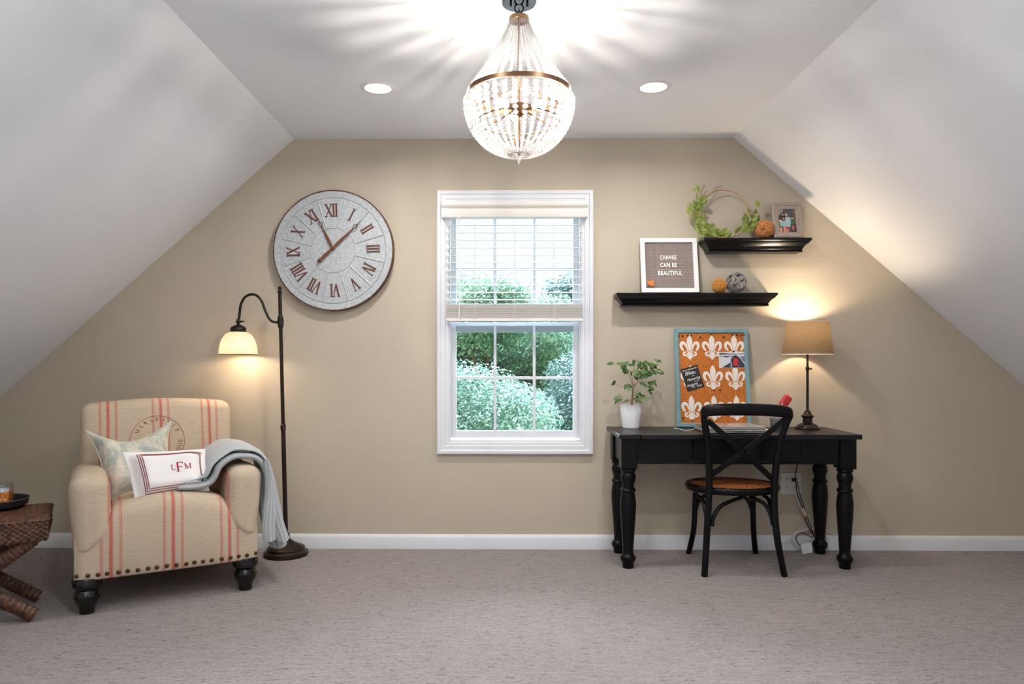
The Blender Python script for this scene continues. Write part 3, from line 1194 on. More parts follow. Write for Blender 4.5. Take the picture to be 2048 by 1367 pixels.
MB().tube([(0, 0, -.07), (0, 0, -.535)], .005, 8).build('stem', 'bronze', ch)
for k in range(3):
    a = 2 * PI * k / 3 + .5
    MB().tube([(0, 0, ZR + .02), (RR * .97 * math.cos(a), RR * .97 * math.sin(a), ZR)], .004, 6).build('spoke', 'bronze', ch)
    MB().tube([(0, 0, -.40), (.148 * math.cos(a), .148 * math.sin(a), -.452)], .003, 6).build('spoke', 'bronze', ch)
hub = MB()
hub.lathe([(.001, -.385), (.022, -.388), (.026, -.40), (.022, -.425), (.010, -.435), (.001, -.436)], 20, cap0=False, cap1=False)
hub.build('hub', 'bronze', ch)
for k in range(3):
    a = 2 * PI * k / 3 + PI / 2 + .12
    d = Vector((math.cos(a), math.sin(a), 0))
    s_ = MB()
    s_.tube([d * .015 + Vector((0, 0, -.405)), d * .052 + Vector((0, 0, -.405))], .011, 12)
    s_.build('bulb_socket', 'bronze', ch)
    b_ = MB()
    b_.ball((d.x * .082, d.y * .082, -.405), .02, 14, 10)
    b_.tube([d * .052 + Vector((0, 0, -.405)), d * .070 + Vector((0, 0, -.405))], .010, 10)
    b_.build('bulb', 'bulb', ch)
    light('chandelier_lamp', 'POINT', CHANDELIER_POWER, WARM, (d.x * .112, d.y * .112, -.400), parent=ch, shadow_soft_size=.008)
fin = MB()
fin.lathe([(.001, -.522), (.030, -.522), (.034, -.527), (.030, -.532), (.008, -.533), (.006, -.548), (.013, -.556), (.013, -.564), (.001, -.572)], 20, cap0=False, cap1=False)
fin.build('bottom_finial', 'bronze', ch)


def bead_path(fn, r0, r1, n_guess, segs=8, rings=5):
    """walk along fn(t) placing touching beads whose radius runs r0->r1"""
    out, t = [], 0.0
    N = 800
    pts = [Vector(fn(i / N)) for i in range(N + 1)]
    L = [0.0]
    for i in range(N):
        L.append(L[-1] + (pts[i + 1] - pts[i]).length)
    s = 0.0
    while s < L[-1]:
        r = r0 + (r1 - r0) * (s / L[-1])
        s += r
        if s > L[-1]:
            break
        i = next(k for k in range(N + 1) if L[k] >= s)
        out.append((pts[i], r))
        s += r + .0002
    return out


def up_path(t):
    r = .034 + (RR - .006 - .034) * (t ** 1.22)
    return (r, 0, -.088 + (ZR + .010 + .088) * t)


def low_path(t):
    if t < .84:
        q = t / .84
        a = -.10 + (PI / 2 + .02) * q
        r = .030 + .163 * math.cos(a)
        z = ZR - .036 - .182 * math.sin(a) - .0
        return (r, 0, z)
    q = (t - .84) / .16
    x0, _, z0 = low_path(.8399)
    return (x0 - .012 * math.sin(q * PI * .9) + .004 * q, 0, z0 - .010 * math.sin(PI * q) + .038 * q * q)


NS = 34
up_b = bead_path(up_path, .0030, .0076, 30)
lo_b = bead_path(low_path, .0108, .0038, 30)
us = MB()
for p, r in up_b:
    us.ball(p, r, 8, 5)
um = us.build('upper_bead_strand', 'crystal', ch, angle=180)
ls = MB()
BIG = 6
for p, r in lo_b[BIG:]:
    ls.ball(p, r, 8, 5)
lm = ls.build('lower_bead_strand', 'crystal', ch, angle=180)
big = [MB().ball((0, 0, 0), r, 12, 8).build('bead', 'crystal', lm, angle=180) for p, r in lo_b[:BIG]]
for o, (p, r) in zip(big, lo_b[:BIG]):
    o.location = p
for k in range(1, NS):
    a = 2 * PI * k / NS
    inst(um, ch, rot=(0, 0, a + PI / NS))
    c_ = inst(lm, ch, rot=(0, 0, a))
    for o in big:
        inst(o, c_)
dr = MB()
for p, r in [((0, 0, -.578), .007), ((0, 0, -.592), .0075), ((0, 0, -.604), .005)]:
    dr.ball(p, r, 10, 6)
dr.build('bead_drop', 'crystal', ch, angle=180)

# ================================================================== wall clock
ck_c = P(666, 500, -.05)
ck_r = 121.0 / FPX * (CAM_D - .05) * 1.0
clock = thing('wall_clock', 'large round galvanised metal wall clock with brown roman numerals', 'clock', (ck_c.x, 0, ck_c.z))
tilt = R(2.2)


def cpt(r, deg):
    """clock polar: 0 deg = twelve, clockwise"""
    a = R(deg) - tilt
    return (r * math.sin(a), r * math.cos(a))


def disc_y(mb, prof, segs=72):
    rings = [[(r * math.cos(2 * PI * j / segs), y, r * math.sin(2 * PI * j / segs)) for j in range(segs)] for r, y in prof]
    return mb.loft(rings, False, False)


q = ck_r
disc_y(MB(), [(.001, -.044), (q * .36, -.044), (q * .368, -.047), (q * .376, -.044), (q * .868, -.044), (q * .876, -.0475), (q * .884, -.044), (q * .99, -.046), (q * .992, -.010), (.001, -.010)]).build('clock_face', 'galv', clock, angle=30)
disc_y(MB(), [(q * .985, -.049), (q * 1.0, -.049), (q * 1.004, -.046), (q * 1.004, -.004), (q * .985, -.004), (q * .985, -.049)]).build('rim', 'rim', clock)
for k in range(12):
    deg = 15 + 30 * k
    a, b = cpt(q * .385, deg), cpt(q * .862, deg)
    MB().tube([(a[0], -.0445, a[1]), (b[0], -.0445, b[1])], .0042, 8).build('raised_rib', 'galv', clock)
riv = MB()
for k in range(60):
    x, z = cpt(q * .805, 3 + 6 * k)
    riv.ball((x, -.0445, z), .0038, 8, 4, (1, .7, 1))
tag(riv.build('rivets', 'galv', clock), None, None, kind='stuff')


def numeral(s, h, ww):
    """serif roman numeral in the x-z plane centred on 0"""
    widths = {'I': .30, 'V': .66, 'X': .70}
    W = sum(widths[c] for c in s) * h * ww
    x = -W / 2
    mb = MB()
    tk, tn, sf = .125 * h, .065 * h, .055 * h
    y0, y1 = -.0445, -.0475

    def bar(x0, z0, x1, z1, w):
        stroke(mb, [(x0, z0), (x1, z1)], [w, w], .003 if w == tk else .0022, -.0446)

    def serif(xc, z, w):
        mb.box(xc - w / 2, xc + w / 2, -.0477, -.0446, z - sf / 2, z + sf / 2)
    for c in s:
        w = widths[c] * h * ww
        l, r, m = x + .06 * h * ww, x + w - .06 * h * ww, x + w / 2
        t, b = h / 2, -h / 2
        if c == 'I':
            bar(m, b, m, t, tk)
            serif(m, t, tk * 2.0)
            serif(m, b, tk * 2.0)
        elif c == 'V':
            bar(l, t, m, b, tk)
            bar(r, t, m, b, tn)
            serif(l, t, tk * 1.9)
            serif(r, t, tk * 1.6)
        else:
            bar(l, t, r, b, tk)
            bar(l, b, r, t, tn)
            for xx in (l, r):
                serif(xx, t, tk * 1.7)
                serif(xx, b, tk * 1.7)
        x += w
    return mb


for k, s in enumerate(['XII', 'I', 'II', 'III', 'IV', 'V', 'VI', 'VII', 'VIII', 'IX', 'X', 'XI']):
    deg = 30 * k
    x, z = cpt(q * .665, deg)
    mb = numeral(s, q * .205, .78)
    a = R(deg) - tilt
    rot = Matrix.Rotation(a, 4, 'Y')
    mb.xf(Matrix.Translation((x, 0, z)) @ rot)
    mb.build('numeral', 'numeral', clock, smooth=False)


def hand(name, length, deg, y, tail, w):
    mb = MB()
    L = length
    stroke(mb, [(0, 0), (0, L * .12), (0, L * .3), (0, L * .55), (0, L * .68)], [w * .7, w * 1.15, w * 1.3, w * .75, w * .35], .004, y)
    mb.ball((0, y - .002, L * .70), w * .5, 8, 5)
    dm = .055 * L
    for sx in (-1, 1):
        stroke(mb, [(0, L * .71), (sx * dm, L * .785), (0, L * .87)], [w * .32] * 3, .004, y)
    stroke(mb, [(0, L * .86), (0, L)], [w * .35, w * .12], .004, y)
    if tail:
        stroke(mb, [(0, 0), (0, -tail * .25), (0, -tail * .55), (0, -tail * .72), (0, -tail * .85), (0, -tail)], [w * .5, w * 1.2, w * 1.5, w * 1.0, w * 2.0, w * .9], .005, y)
        mb.ball((0, y - .003, -tail * .86), w * .95, 10, 6, (1, .5, 1))
    a = R(deg)
    mb.xf(Matrix.Rotation(a, 4, 'Y'))
    return mb.build(name, 'rust', clock)


pivot = P(665.5, 497, -.05) - Vector((ck_c.x, -.05, ck_c.z))
ho = [hand('hour_hand', .205, -26, -.052, 0, .012), hand('minute_hand', .235, 46.5, -.060, .118, .012)]
hb = disc_y(MB(), [(.001, -.070), (.007, -.069), (.010, -.064), (.010, -.044), (.001, -.044)], 16).build('hand_pivot', 'rust', clock)
for o in ho + [hb]:
    o.location = (pivot.x, 0, pivot.z)

# ================================================================== floor lamp
LY = -.15
lb = F(572, 1107)
fl = thing('floor_lamp', 'dark bronze arched floor lamp with quilted glass dome shade', 'lamp', (P(572, 1107, LY).x, LY, 0))
lo = fl.location.copy()
MB().lathe([(.001, 0), (.126, 0), (.127, .010), (.124, .022), (.112, .026), (.108, .030), (.106, .044), (.098, .050), (.070, .060), (.040, .078), (.026, .092), (.001, .094)], 48, cap0=False, cap1=False).build('base', 'black_metal', fl, angle=30)
pt = lambda px, py: P(px, py, LY) - lo
pole_top, pole_bot = pt(559.5, 580), Vector((0, 0, .085))
ax = pole_top - pole_bot
on = lambda z: pole_bot + ax * ((z - pole_bot.z) / ax.z)
pole = MB()
zj1, zj2 = pt(565, 854).z, pt(561, 642).z
pole.tube([on(.085), on(zj1)], .0125, 16)
pole.tube([on(zj1), on(pole_top.z)], .0105, 16)
pole.build('pole', 'black_metal', fl)


def collar(zc, prof, name):
    mb = MB()
    rings = [[on(zc + dz) + Vector((r * math.cos(2 * PI * j / 18), r * math.sin(2 * PI * j / 18), 0)) for j in range(18)] for r, dz in prof]
    mb.loft(rings)
    return mb.build(name, 'black_metal', fl)


collar(.1, [(.022, -.03), (.022, .018), (.018, .024), (.013, .028)], 'base_collar')
collar(zj1, [(.012, -.020), (.016, -.014), (.0135, -.006), (.0175, 0), (.0135, .008), (.016, .014), (.010, .020)], 'pole_joint')
collar(zj2, [(.011, -.042), (.016, -.030), (.0175, -.014), (.0165, -.012), (.019, 0), (.0165, .012), (.0175, .016), (.012, .032)], 'arm_collar')
tz = pole_top.z
collar(tz, [(.0105, -.02), (.0135, -.012), (.0135, -.008), (.008, -.002), (.008, .004), (.011, .010), (.011, .016), (.004, .023)], 'pole_finial')
arm = bez([pt(561, 644), pt(550, 644), pt(540, 639), pt(531, 622), pt(524, 603), pt(514, 591), pt(502, 588.5), pt(490, 594), pt(482, 608), pt(479, 628), pt(477.5, 642)], 6)
MB().tube(arm, .0075, 10).build('arm', 'black_metal', fl)
sc0 = pt(476.5, 662)
cap = MB()
cap.lathe([(.008, .070), (.010, .066), (.0135, .058), (.0135, .052), (.008, .046), (.008, .040), (.020, .034), (.040, .024), (.0435, .018), (.0435, .003), (.047, -.001), (.046, -.004), (.001, -.004)], 28, sc0, cap1=False)
cap.build('shade_holder', 'black_metal', fl)
MB().tube(bez([sc0 + Vector((.010, -.004, .054)), sc0 + Vector((.024, -.006, .057)), sc0 + Vector((.040, -.006, .053))], 5), [.004, .005, .006, .006, .005, .005, .0045, .004, .003, .003, .0015], 8).build('switch_key', 'black_metal', fl)
shp = [(.041, .000), (.060, -.008), (.076, -.022), (.090, -.044), (.099, -.070), (.104, -.098), (.106, -.124), (.107, -.131)]
sg = 64
shm = MB()
rings = [[sc0 + Vector((r * math.cos(2 * PI * j / sg), r * math.sin(2 * PI * j / sg), z - .002)) for j in range(sg + 1)] for r, z in shp]
shm.loft(rings, False, False, closed=False)
shm.build('glass_shade', 'quilted', fl, angle=180, uv=[(j / sg, i / (len(shp) - 1)) for i in range(len(shp)) for j in range(sg + 1)])
MB().tube([sc0 + Vector((.107 * math.cos(2 * PI * k / 48), .107 * math.sin(2 * PI * k / 48), -.134)) for k in range(48)], .0025, 6, True).build('shade_rim', 'quilted', fl)
MB().ball(sc0 + Vector((0, 0, -.066)), .024, 14, 10, (1, 1, 1.15)).build('bulb', 'bulb_soft', fl)
light('floor_lamp_light', 'POINT', 2.0, (1.0, .78, .54), sc0 + Vector((0, 0, -.105)), parent=fl, shadow_soft_size=.03)

# ================================================================== armchair
PHI = R(30)
fm = Vector((-1.52, -.98, 0))
bdir = Vector((-math.sin(PHI), math.cos(PHI), 0))
ac = thing('armchair', 'cream linen armchair with faded red stripes and bronze nailheads', 'armchair', fm + bdir * .40, PHI)
HW, DF = .394, .40            # half width, half depth (front at y = -DF)
ZB, ZS, ZA = .156, .475, .612
# one cover flows up the straight front and over the tight, crowned seat


def smooth01(t):
    t = max(0.0, min(1.0, t))
    return t * t * (3 - 2 * t)


def cover(u, v):
    x = (-1 + 2 * u) * (HW - .006)
    ax_ = abs(x)
    inner = 1 - smooth01((ax_ - .225) / .07)
    zt = .365 + (.445 - .365) * inner + .060 * max(0, 1 - (x / .28) ** 2)
    yf_ = -DF + .008 - .012 * max(0, 1 - (x / .42) ** 2) + .022 * max(0, (ax_ - .35) / .044) ** 2
    r = .022 + .053 * inner
    L1, L2, L3 = zt - r - ZB, r * PI / 2, .52
    if v < .06:
        return (x, yf_ + .012 * (1 - v / .06), ZB - .001)
    t = (v - .06) / .94 * (L1 + L2 + L3)
    if t < L1:
        bul = .010 * math.sin(PI * t / max(L1, .01)) * inner
        return (x, yf_ - bul, ZB + t)
    if t < L1 + L2:
        a = (t - L1) / r
        return (x, yf_ + r * (1 - math.cos(a)), zt - r + r * math.sin(a))
    q_ = t - L1 - L2
    return (x, yf_ + r + q_, zt - .05 * q_ * inner)


MB().grid(cover, 56, 44).build('seat', 'linen', ac, angle=180)
soft_box(MB(), (HW - .006, DF - .022, (.25 - ZB) / 2), .016, 8, None, (0, .012, (.25 + ZB) / 2 + .001)).build('base', 'linen', ac, angle=180)


def arm_fn(sx):
    def fn(p):
        p = Vector(p)
        u = (p.y + DF) / (2 * DF)
        t = max(0, min(1, (p.z - .30) / .31))
        # rolled outward and softened towards the top
        p.x += sx * .020 * math.sin(t * PI * .55)
        p.z -= .030 * u * t
        p.z += .004 * math.sin(p.y * 22) * t * (1 - u)
        # below the slanting seam the arm slips in behind the front cover
        k = smooth01((HW - abs(p.x)) / .15)
        zs = .285 + .085 * k * k
        if p.y < -.2 and p.z < zs:
            p.y += .030 * smooth01((zs - p.z) / .03)
        if p.z < zs:
            p.x -= sx * .010 * smooth01((zs - p.z) / .03)
        return p
    return fn


for sx in (-1, 1):
    soft_box(MB(), (.082, DF - .034, .215), .062, 22, arm_fn(sx), (sx * (HW - .084), -.040, ZA - .215)).build('arm', 'linen_side', ac, angle=180)


def back_fn(p):
    p = Vector(p)
    t = (p.z - .34) / .55
    p.y += .11 * t
    p.z += .026 * max(0, 1 - (p.x / .37) ** 2) * max(0, t) ** 2
    bul = max(0, 1 - (p.x / .38) ** 2) * math.sin(max(0, min(1, t)) * PI)
    if p.y < .30 + .11 * t:
        p.y -= .018 * bul
    p.x *= 1 + .02 * t
    return p


mb = soft_box(MB(), (.368, .085, .272), .045, 16, back_fn, (0, .275, .34 + .272))
bk_o = mb.build('backrest', 'linen', ac, angle=180)
from mathutils.bvhtree import BVHTree
bk_bvh = BVHTree.FromPolygons([Vector(v.co) for v in bk_o.data.vertices], [list(p.vertices) for p in bk_o.data.polygons])
leg_prof = [(.001, ZB + .006), (.056, ZB + .006), (.060, ZB - .002), (.060, ZB - .030), (.053, ZB - .042), (.044, ZB - .050), (.046, ZB - .056), (.054, ZB - .070), (.055, ZB - .082), (.048, ZB - .100), (.036, ZB - .122), (.031, ZB - .140), (.031, .002), (.001, 0)]
lg = None
for x, y in ((-.338, -.345), (.338, -.345), (-.33, .34), (.33, .34)):
    if lg is None:
        lg = MB().lathe(leg_prof, 28, cap0=False, cap1=False).build('leg', 'leg_gloss', ac, angle=30)
        lg.location = (x, y, 0)
    else:
        inst(lg, ac, (x, y, 0))
nh = None
for k in range(20):
    x = -.375 + .75 * k / 19 + random.uniform(-.004, .004)
    z = ZB + .022 + random.uniform(-.002, .002)
    yy = cover((x / (HW - .006) + 1) / 2, .105)[1] - .001
    if nh is None:
        n_ = MB()
        n_.ball((0, 0, 0), .0098, 12, 8, (1, .55, 1))
        nh = n_.build('nailhead', 'nail', ac)
        nh.location = (x, yy, z)
    else:
        inst(nh, ac, (x, yy, z))
# printed circle and lettering on the backrest
def on_back(x, z):
    h = bk_bvh.ray_cast(Vector((x, -1, z)), Vector((0, 1, 0)))
    return h[0].y - .0012


pc = (-.010, .686)
PR = .134
ring = MB()
ring.tube([(pc[0] + PR * math.cos(2 * PI * k / 72), on_back(pc[0] + PR * math.cos(2 * PI * k / 72), pc[1] + PR * math.sin(2 * PI * k / 72)), pc[1] + PR * math.sin(2 * PI * k / 72)) for k in range(72)], .0011, 5, True)
ring.build('printed_circle', 'print_red', ac)


def serif_letter(c, h):
    """small serif capitals from bars, centred, in the x-z plane"""
    W = {'M': .95, 'A': .8, 'R': .72, 'S': .55, 'E': .62, 'I': .3, 'L': .6, 'Q': .85, 'U': .8, 'F': .62, 'G': .8}[c] * h
    mb = MB()
    tk, tn, sf = .15 * h, .06 * h, .05 * h
    l, r, t, b = -W / 2 + tk / 2, W / 2 - tk / 2, h / 2, -h / 2
    bar = lambda x0, z0, x1, z1, w: stroke(mb, [(x0, z0), (x1, z1)], [w, w], .0008)
    sr = lambda x, z, w=.34: mb.box(x - w * h / 2, x + w * h / 2, -.0008, 0, z - sf / 2, z + sf / 2)
    arc = lambda cx, cz, rx, rz, a0, a1, w: stroke(mb, [(cx + rx * math.cos(a0 + (a1 - a0) * k / 12), cz + rz * math.sin(a0 + (a1 - a0) * k / 12)) for k in range(13)], [w * (.45 + .55 * abs(math.cos(a0 + (a1 - a0) * k / 12))) for k in range(13)], .0008)
    if c == 'M':
        bar(l, b, l, t, tn); bar(l, t, 0, b, tk); bar(r, t, 0, b, tn); bar(r, b, r, t, tk)
        sr(l, b); sr(r, b); sr(l, t, .25); sr(r, t, .25)
    elif c == 'A':
        bar(l, b, 0, t, tn); bar(0, t, r, b, tk); bar(l * .55, b + h * .33, r * .55, b + h * .33, tn); sr(l, b); sr(r, b)
    elif c == 'R':
        bar(l, b, l, t, tk); sr(l, b); arc(l, h * .24, W * .68, h * .24, PI / 2, -PI / 2, tk); bar(l + W * .3, 0, r, b, tk * .8)
    elif c == 'S':
        stroke(mb, [(W * .38, h * .33), (W * .1, h * .47), (-W * .3, h * .38), (-W * .32, h * .15), (0, 0), (W * .34, -h * .17), (W * .3, -h * .4), (-W * .1, -h * .48), (-W * .4, -h * .33)], [tn, tn, tk * .8, tk, tk, tk, tk * .8, tn, tn], .0008)
    elif c in 'EF':
        bar(l, b, l, t, tk); bar(l, t, r, t, tn * 1.3); bar(l, 0, r * .6, 0, tn * 1.2); sr(l, b); bar(r, t, r, t - h * .17, tn * 1.3)
        bar(r * .6, h * .09, r * .6, -h * .09, tn)
        if c == 'E':
            bar(l, b, r, b, tn * 1.3); bar(r, b, r, b + h * .17, tn * 1.3)
    elif c == 'I':
        bar(0, b, 0, t, tk); sr(0, b); sr(0, t)
    elif c == 'L':
        bar(l, b, l, t, tk); sr(l, t); bar(l, b, r, b, tn * 1.3); bar(r, b, r, b + h * .2, tn * 1.3)
    elif c == 'U':
        bar(l, t, l, -h * .2, tk); bar(r, t, r, -h * .2, tn); arc(0, -h * .2, W / 2 - tk / 2, h * .28, PI, 2 * PI, tk * .7); sr(l, t); sr(r, t)
    elif c == 'Q':
        arc(0, 0, W / 2 - tk / 2, h / 2, 0, 2 * PI, tk); bar(0, -h * .3, W * .4, -h * .66, tn * 1.4)
    return mb


def arc_text(s, a0, step, rad, h, flip=False):
    for i, c in enumerate(s):
        a = a0 - step * i if not flip else a0 + step * i
        x, z = pc[0] + rad * math.cos(a), pc[1] + rad * math.sin(a)
        mb = serif_letter(c, h)
        mb.xf(Matrix.Translation((x, on_back(x, z), z)) @ Matrix.Rotation((PI / 2 - a) if not flip else (-PI / 2 - a), 4, 'Y'))
        mb.build('printed_letter', 'print_red', ac, smooth=False)


arc_text('MARSEILLE', R(151), R(15.4), PR * .84, .020)
arc_text('QUE', R(-24), R(11.5), PR * .84, .020, True)
st_ = MB()
st_.prism([(pc[0] + .066 + .009 * (1 if k % 2 else .45) * math.sin(PI * k / 5), pc[1] + .002 + .009 * (1 if k % 2 else .45) * math.cos(PI * k / 5)) for k in range(10)], on_back(.07, .72) - .0008, on_back(.07, .72))
st_.build('printed_star', 'print_red', ac, smooth=False)


# ------------------------------------------------------------------ cushions
def pillow_mesh(mb, c4, thick, n=22, pinch=.06, flange=0.0, sag=0.0):
    """c4 = TL, TR, BR, BL corners; stuffed on both faces of that quad"""
    TL, TR, BR, BL = [Vector(c) for c in c4]
    nrm = (TR - TL).cross(BL - TL).normalized()
    if nrm.y > 0:
        nrm = -nrm
    uv = []

    def pos(u, v, side):
        # edges curve in between the corners
        du = pinch * (1 - (2 * v - 1) ** 2) * (1 - 2 * u)
        dv = pinch * (1 - (2 * u - 1) ** 2) * (1 - 2 * v)
        uu, vv = u + du * .5, v + dv * .5
        p = (TL * (1 - uu) + TR * uu) * (1 - vv) + (BL * (1 - uu) + BR * uu) * vv
        fu = max(0, 1 - abs(2 * u - 1) / (1 - flange)) if flange else 1 - abs(2 * u - 1)
        fv = max(0, 1 - abs(2 * v - 1) / (1 - flange)) if flange else 1 - abs(2 * v - 1)
        fu, fv = min(1, fu * 2.2), min(1, fv * 2.2)
        b = (math.sin(fu * PI / 2) * math.sin(fv * PI / 2)) ** .75
        p = p + nrm * side * (thick * .5 * b + .0025)
        return p + nrm * (.004 * math.sin(9 * u + 5 * v) * math.sin(7 * v)) - Vector((0, 0, sag)) * math.sin(PI * u) * (1 - v)
    for side in (1, -1):
        mb.grid(lambda u, v: pos(u, v, side), n, n)
        uv += [(i / n, j / n) for j in range(n + 1) for i in range(n + 1)]
    # close the rim
    w = n + 1
    rim = [i for i in range(w)] + [j * w + n for j in range(1, w)] + [n * w + i for i in range(n - 1, -1, -1)] + [j * w for j in range(n - 1, 0, -1)]
    o = w * w
    for a, b in zip(rim, rim[1:] + rim[:1]):
        mb.f.append((a, b, b + o, a + o))
        mb.mi.append(mb.cur)
    return pos, nrm, rim, uv


Rz = Matrix.Rotation(PHI, 4, 'Z')
acl = ac.location.copy()
A2W = lambda p: Matrix.Translation(acl) @ Rz @ Vector(p)
# big floral cushion leaning on the backrest
q_tl, q_tr, q_bl = P(171, 860, -.66), P(341, 842, -.43), P(213, 1008, -.80)
q_br = P(352, 990, -.56)
cu = thing('floral_cushion', 'square cushion in faded blue-green floral fabric against the chair back', 'cushion', q_bl)
mb = MB()
pos, nrm, rim, uv = pillow_mesh(mb, [q_tl, q_tr, q_br, q_bl], .15, 24, .16, sag=.055)
rimpts = [(Vector(mb.v[i]) + Vector(mb.v[i + 25 * 25])) / 2 for i in rim]
mb.build('cover', 'floral', cu, off=q_bl, angle=180)
MB().tube(rimpts, .0035, 6, True).build('piping', 'piping', cu, off=q_bl)
# white monogrammed lumbar cushion in front
w_tl, w_tr, w_br, w_bl = P(243, 904, -.90), P(411, 897, -.73), P(419, 981, -.80), P(270, 1006, -.99)
wc = thing('monogram_cushion', 'white oblong cushion with dark red border lines and LFM monogram', 'cushion', w_bl)
mb = MB()
NP = 30
pos, nrm, rim, uv = pillow_mesh(mb, [w_tl, w_tr, w_br, w_bl], .11, NP, .045, flange=.12)
mb.build('cover', 'white_linen', wc, off=w_bl, angle=180)
for du, dv in ((.150, .095), (.175, .125), (.200, .155)):
    loop = []
    ts = [k / 24 for k in range(24)]
    for a in ts: loop.append((du + (1 - 2 * du * .62) * a * (1 - .0), dv))
    u1 = du + (1 - 2 * du * .62)
    u1 = min(u1, 1 - .055 - (du - .15) * .5)
    loop = [(du + (u1 - du) * a, dv) for a in ts] + [(u1, dv + (1 - 2 * dv) * a) for a in ts] + [(u1 - (u1 - du) * a, 1 - dv) for a in ts] + [(du, 1 - dv - (1 - 2 * dv) * a) for a in ts]
    MB().tube([pos(u, v, 1) + nrm * .0006 for u, v in loop], .0019, 5, True).build('border_line', 'dark_red', wc, off=w_bl)


def mono(c, h, uc, vc):
    mb = serif_letter(c, h)
    ex = (w_tr - w_tl).normalized()
    ez = (w_tl - w_bl)
    ez = (ez - ex * ez.dot(ex)).normalized()
    base = pos(uc, vc, 1)
    # letters lie on the stuffed face
    m2 = []
    for x, y, z in mb.v:
        uu = uc + x / (w_tr - w_tl).length
        vv = vc - z / (w_tl - w_bl).length
        m2.append(pos(uu, vv, 1) + nrm * (.0008 - y))
    mb.v = [tuple(p) for p in m2]
    mb.build('monogram_letter', 'mono_red', wc, off=w_bl, smooth=False)


mono('L', .030, .555, .475)
mono('F', .052, .645, .475)
mono('M', .032, .745, .470)

# ------------------------------------------------------------------ knitted throw over the right arm
th = thing('knitted_throw', 'pale blue cable-knit throw draped over the right chair arm', 'blanket', acl, PHI)


def throw_path(o, hem, tip):
    """outline over the arm, offset o from it, in chair x-z"""
    return bez([(tip, .512 + o * .6), (.10, .505 + o), (.175 - o * .5, .515 + o), (.212 - o, .555 + o * .3), (.232 - o * .8, .600 + o * .5), (.275, .634 + o), (.335, .638 + o), (.392 + o * .5, .622 + o * .8), (.424 + o, .570), (.432 + o, .46), (.440 + o * 1.3, .34), (.452 + o * 1.8, hem)], 5)


def sheet(o, hem, y0, y1, tip, thick, name, ripple=.006, seed=0):
    pa = [(p.x, p.y) for p in [Vector((a.x, a.y)) for a in [Vector((v[0], v[1])) for v in throw_path(o, hem, tip)]]]
    n, m = len(pa), 14
    mb, uv = MB(), []
    vs, fs = [], []
    for side in (0, 1):
        for i, (x, z) in enumerate(pa):
            t = Vector((pa[min(i + 1, n - 1)][0] - pa[max(i - 1, 0)][0], pa[min(i + 1, n - 1)][1] - pa[max(i - 1, 0)][1])).normalized()
            nx, nz = -t.y, t.x
            for j in range(m + 1):
                v = j / m
                y = y0(i / (n - 1)) + (y1(i / (n - 1)) - y0(i / (n - 1))) * v
                rp = ripple * math.sin(v * 19 + seed + i * .05) * (.4 + .6 * i / n)
                edge = 1 - (abs(2 * v - 1)) ** 6
                d = rp + (thick * .5 * edge + .001) * (1 if side == 0 else -1)
                vs.append((x + nx * d, y, z + nz * d))
                uv.append((v, i / n * 3))
    w = m + 1
    o2 = n * w
    for s0 in (0, o2):
        for i in range(n - 1):
            for j in range(m):
                fs.append((s0 + i * w + j, s0 + i * w + j + 1, s0 + (i + 1) * w + j + 1, s0 + (i + 1) * w + j))
    for i in range(n - 1):
        for j in (0, m):
            fs.append((i * w + j, (i + 1) * w + j, o2 + (i + 1) * w + j, o2 + i * w + j))
    for i in (0, n - 1):
        for j in range(m):
            fs.append((i * w + j, i * w + j + 1, o2 + i * w + j + 1, o2 + i * w + j))
    mb.add(vs, fs)
    return mb.build(name, 'knit', th, angle=180, uv=uv)


sheet(.012, .225, lambda s: -.350 - .01 * s, lambda s: -.20, .035, .024, 'lower_fold', .003, 1)
sheet(.044, .200, lambda s: -.330 - .0 * s, lambda s: .10 + .05 * math.sin(s * PI), .055, .022, 'upper_layer', .004, 2)
# gathered folds hanging outside the arm
for k, (x0, x1, y0, z1) in enumerate(((.425, .492, -.372, .235), (.488, .560, -.33, .215), (.46, .55, -.27, .17))):
    mb, uv = MB(), []
    nn = 22
    rings = []
    for i in range(nn + 1):
        t = i / nn
        z = .625 - (.625 - z1) * t
        w = .35 + .65 * min(1, t * 1.6)
        cx = .425 + (x0 + x1) / 2 * t - .425 * t + .012 * math.sin(t * 5 + k)
        hx = (x1 - x0) / 2 * w
        ring_ = []
        for j in range(20):
            a = 2 * PI * j / 20
            ring_.append((cx + hx * math.cos(a), y0 + .025 * math.sin(a) * w - .02 * (1 - t) + .006 * math.sin(a * 3 + t * 9), z + .006 * math.cos(a * 2)))
            uv.append((j / 20 * .5, t * 2.2))
        rings.append(ring_)
    mb.loft(rings)
    mb.build('hanging_fold', 'knit', th, angle=60, uv=uv)

# ================================================================== woven side table, tray, candle (left edge)
TZ = .455
tc = F(103, 1012, TZ)                         # right end, about the middle of the end edge
ex = Vector((math.cos(PHI), math.sin(PHI), 0))
ey = Vector((-math.sin(PHI), math.cos(PHI), 0))
TL_, TW_ = .58, .40
t_or = tc - ex * (TL_ / 2) - ey * .06
wt = thing('woven_side_table', 'dark woven banana-leaf side table on crossed wrapped legs', 'side table', (t_or.x, t_or.y, 0), PHI)


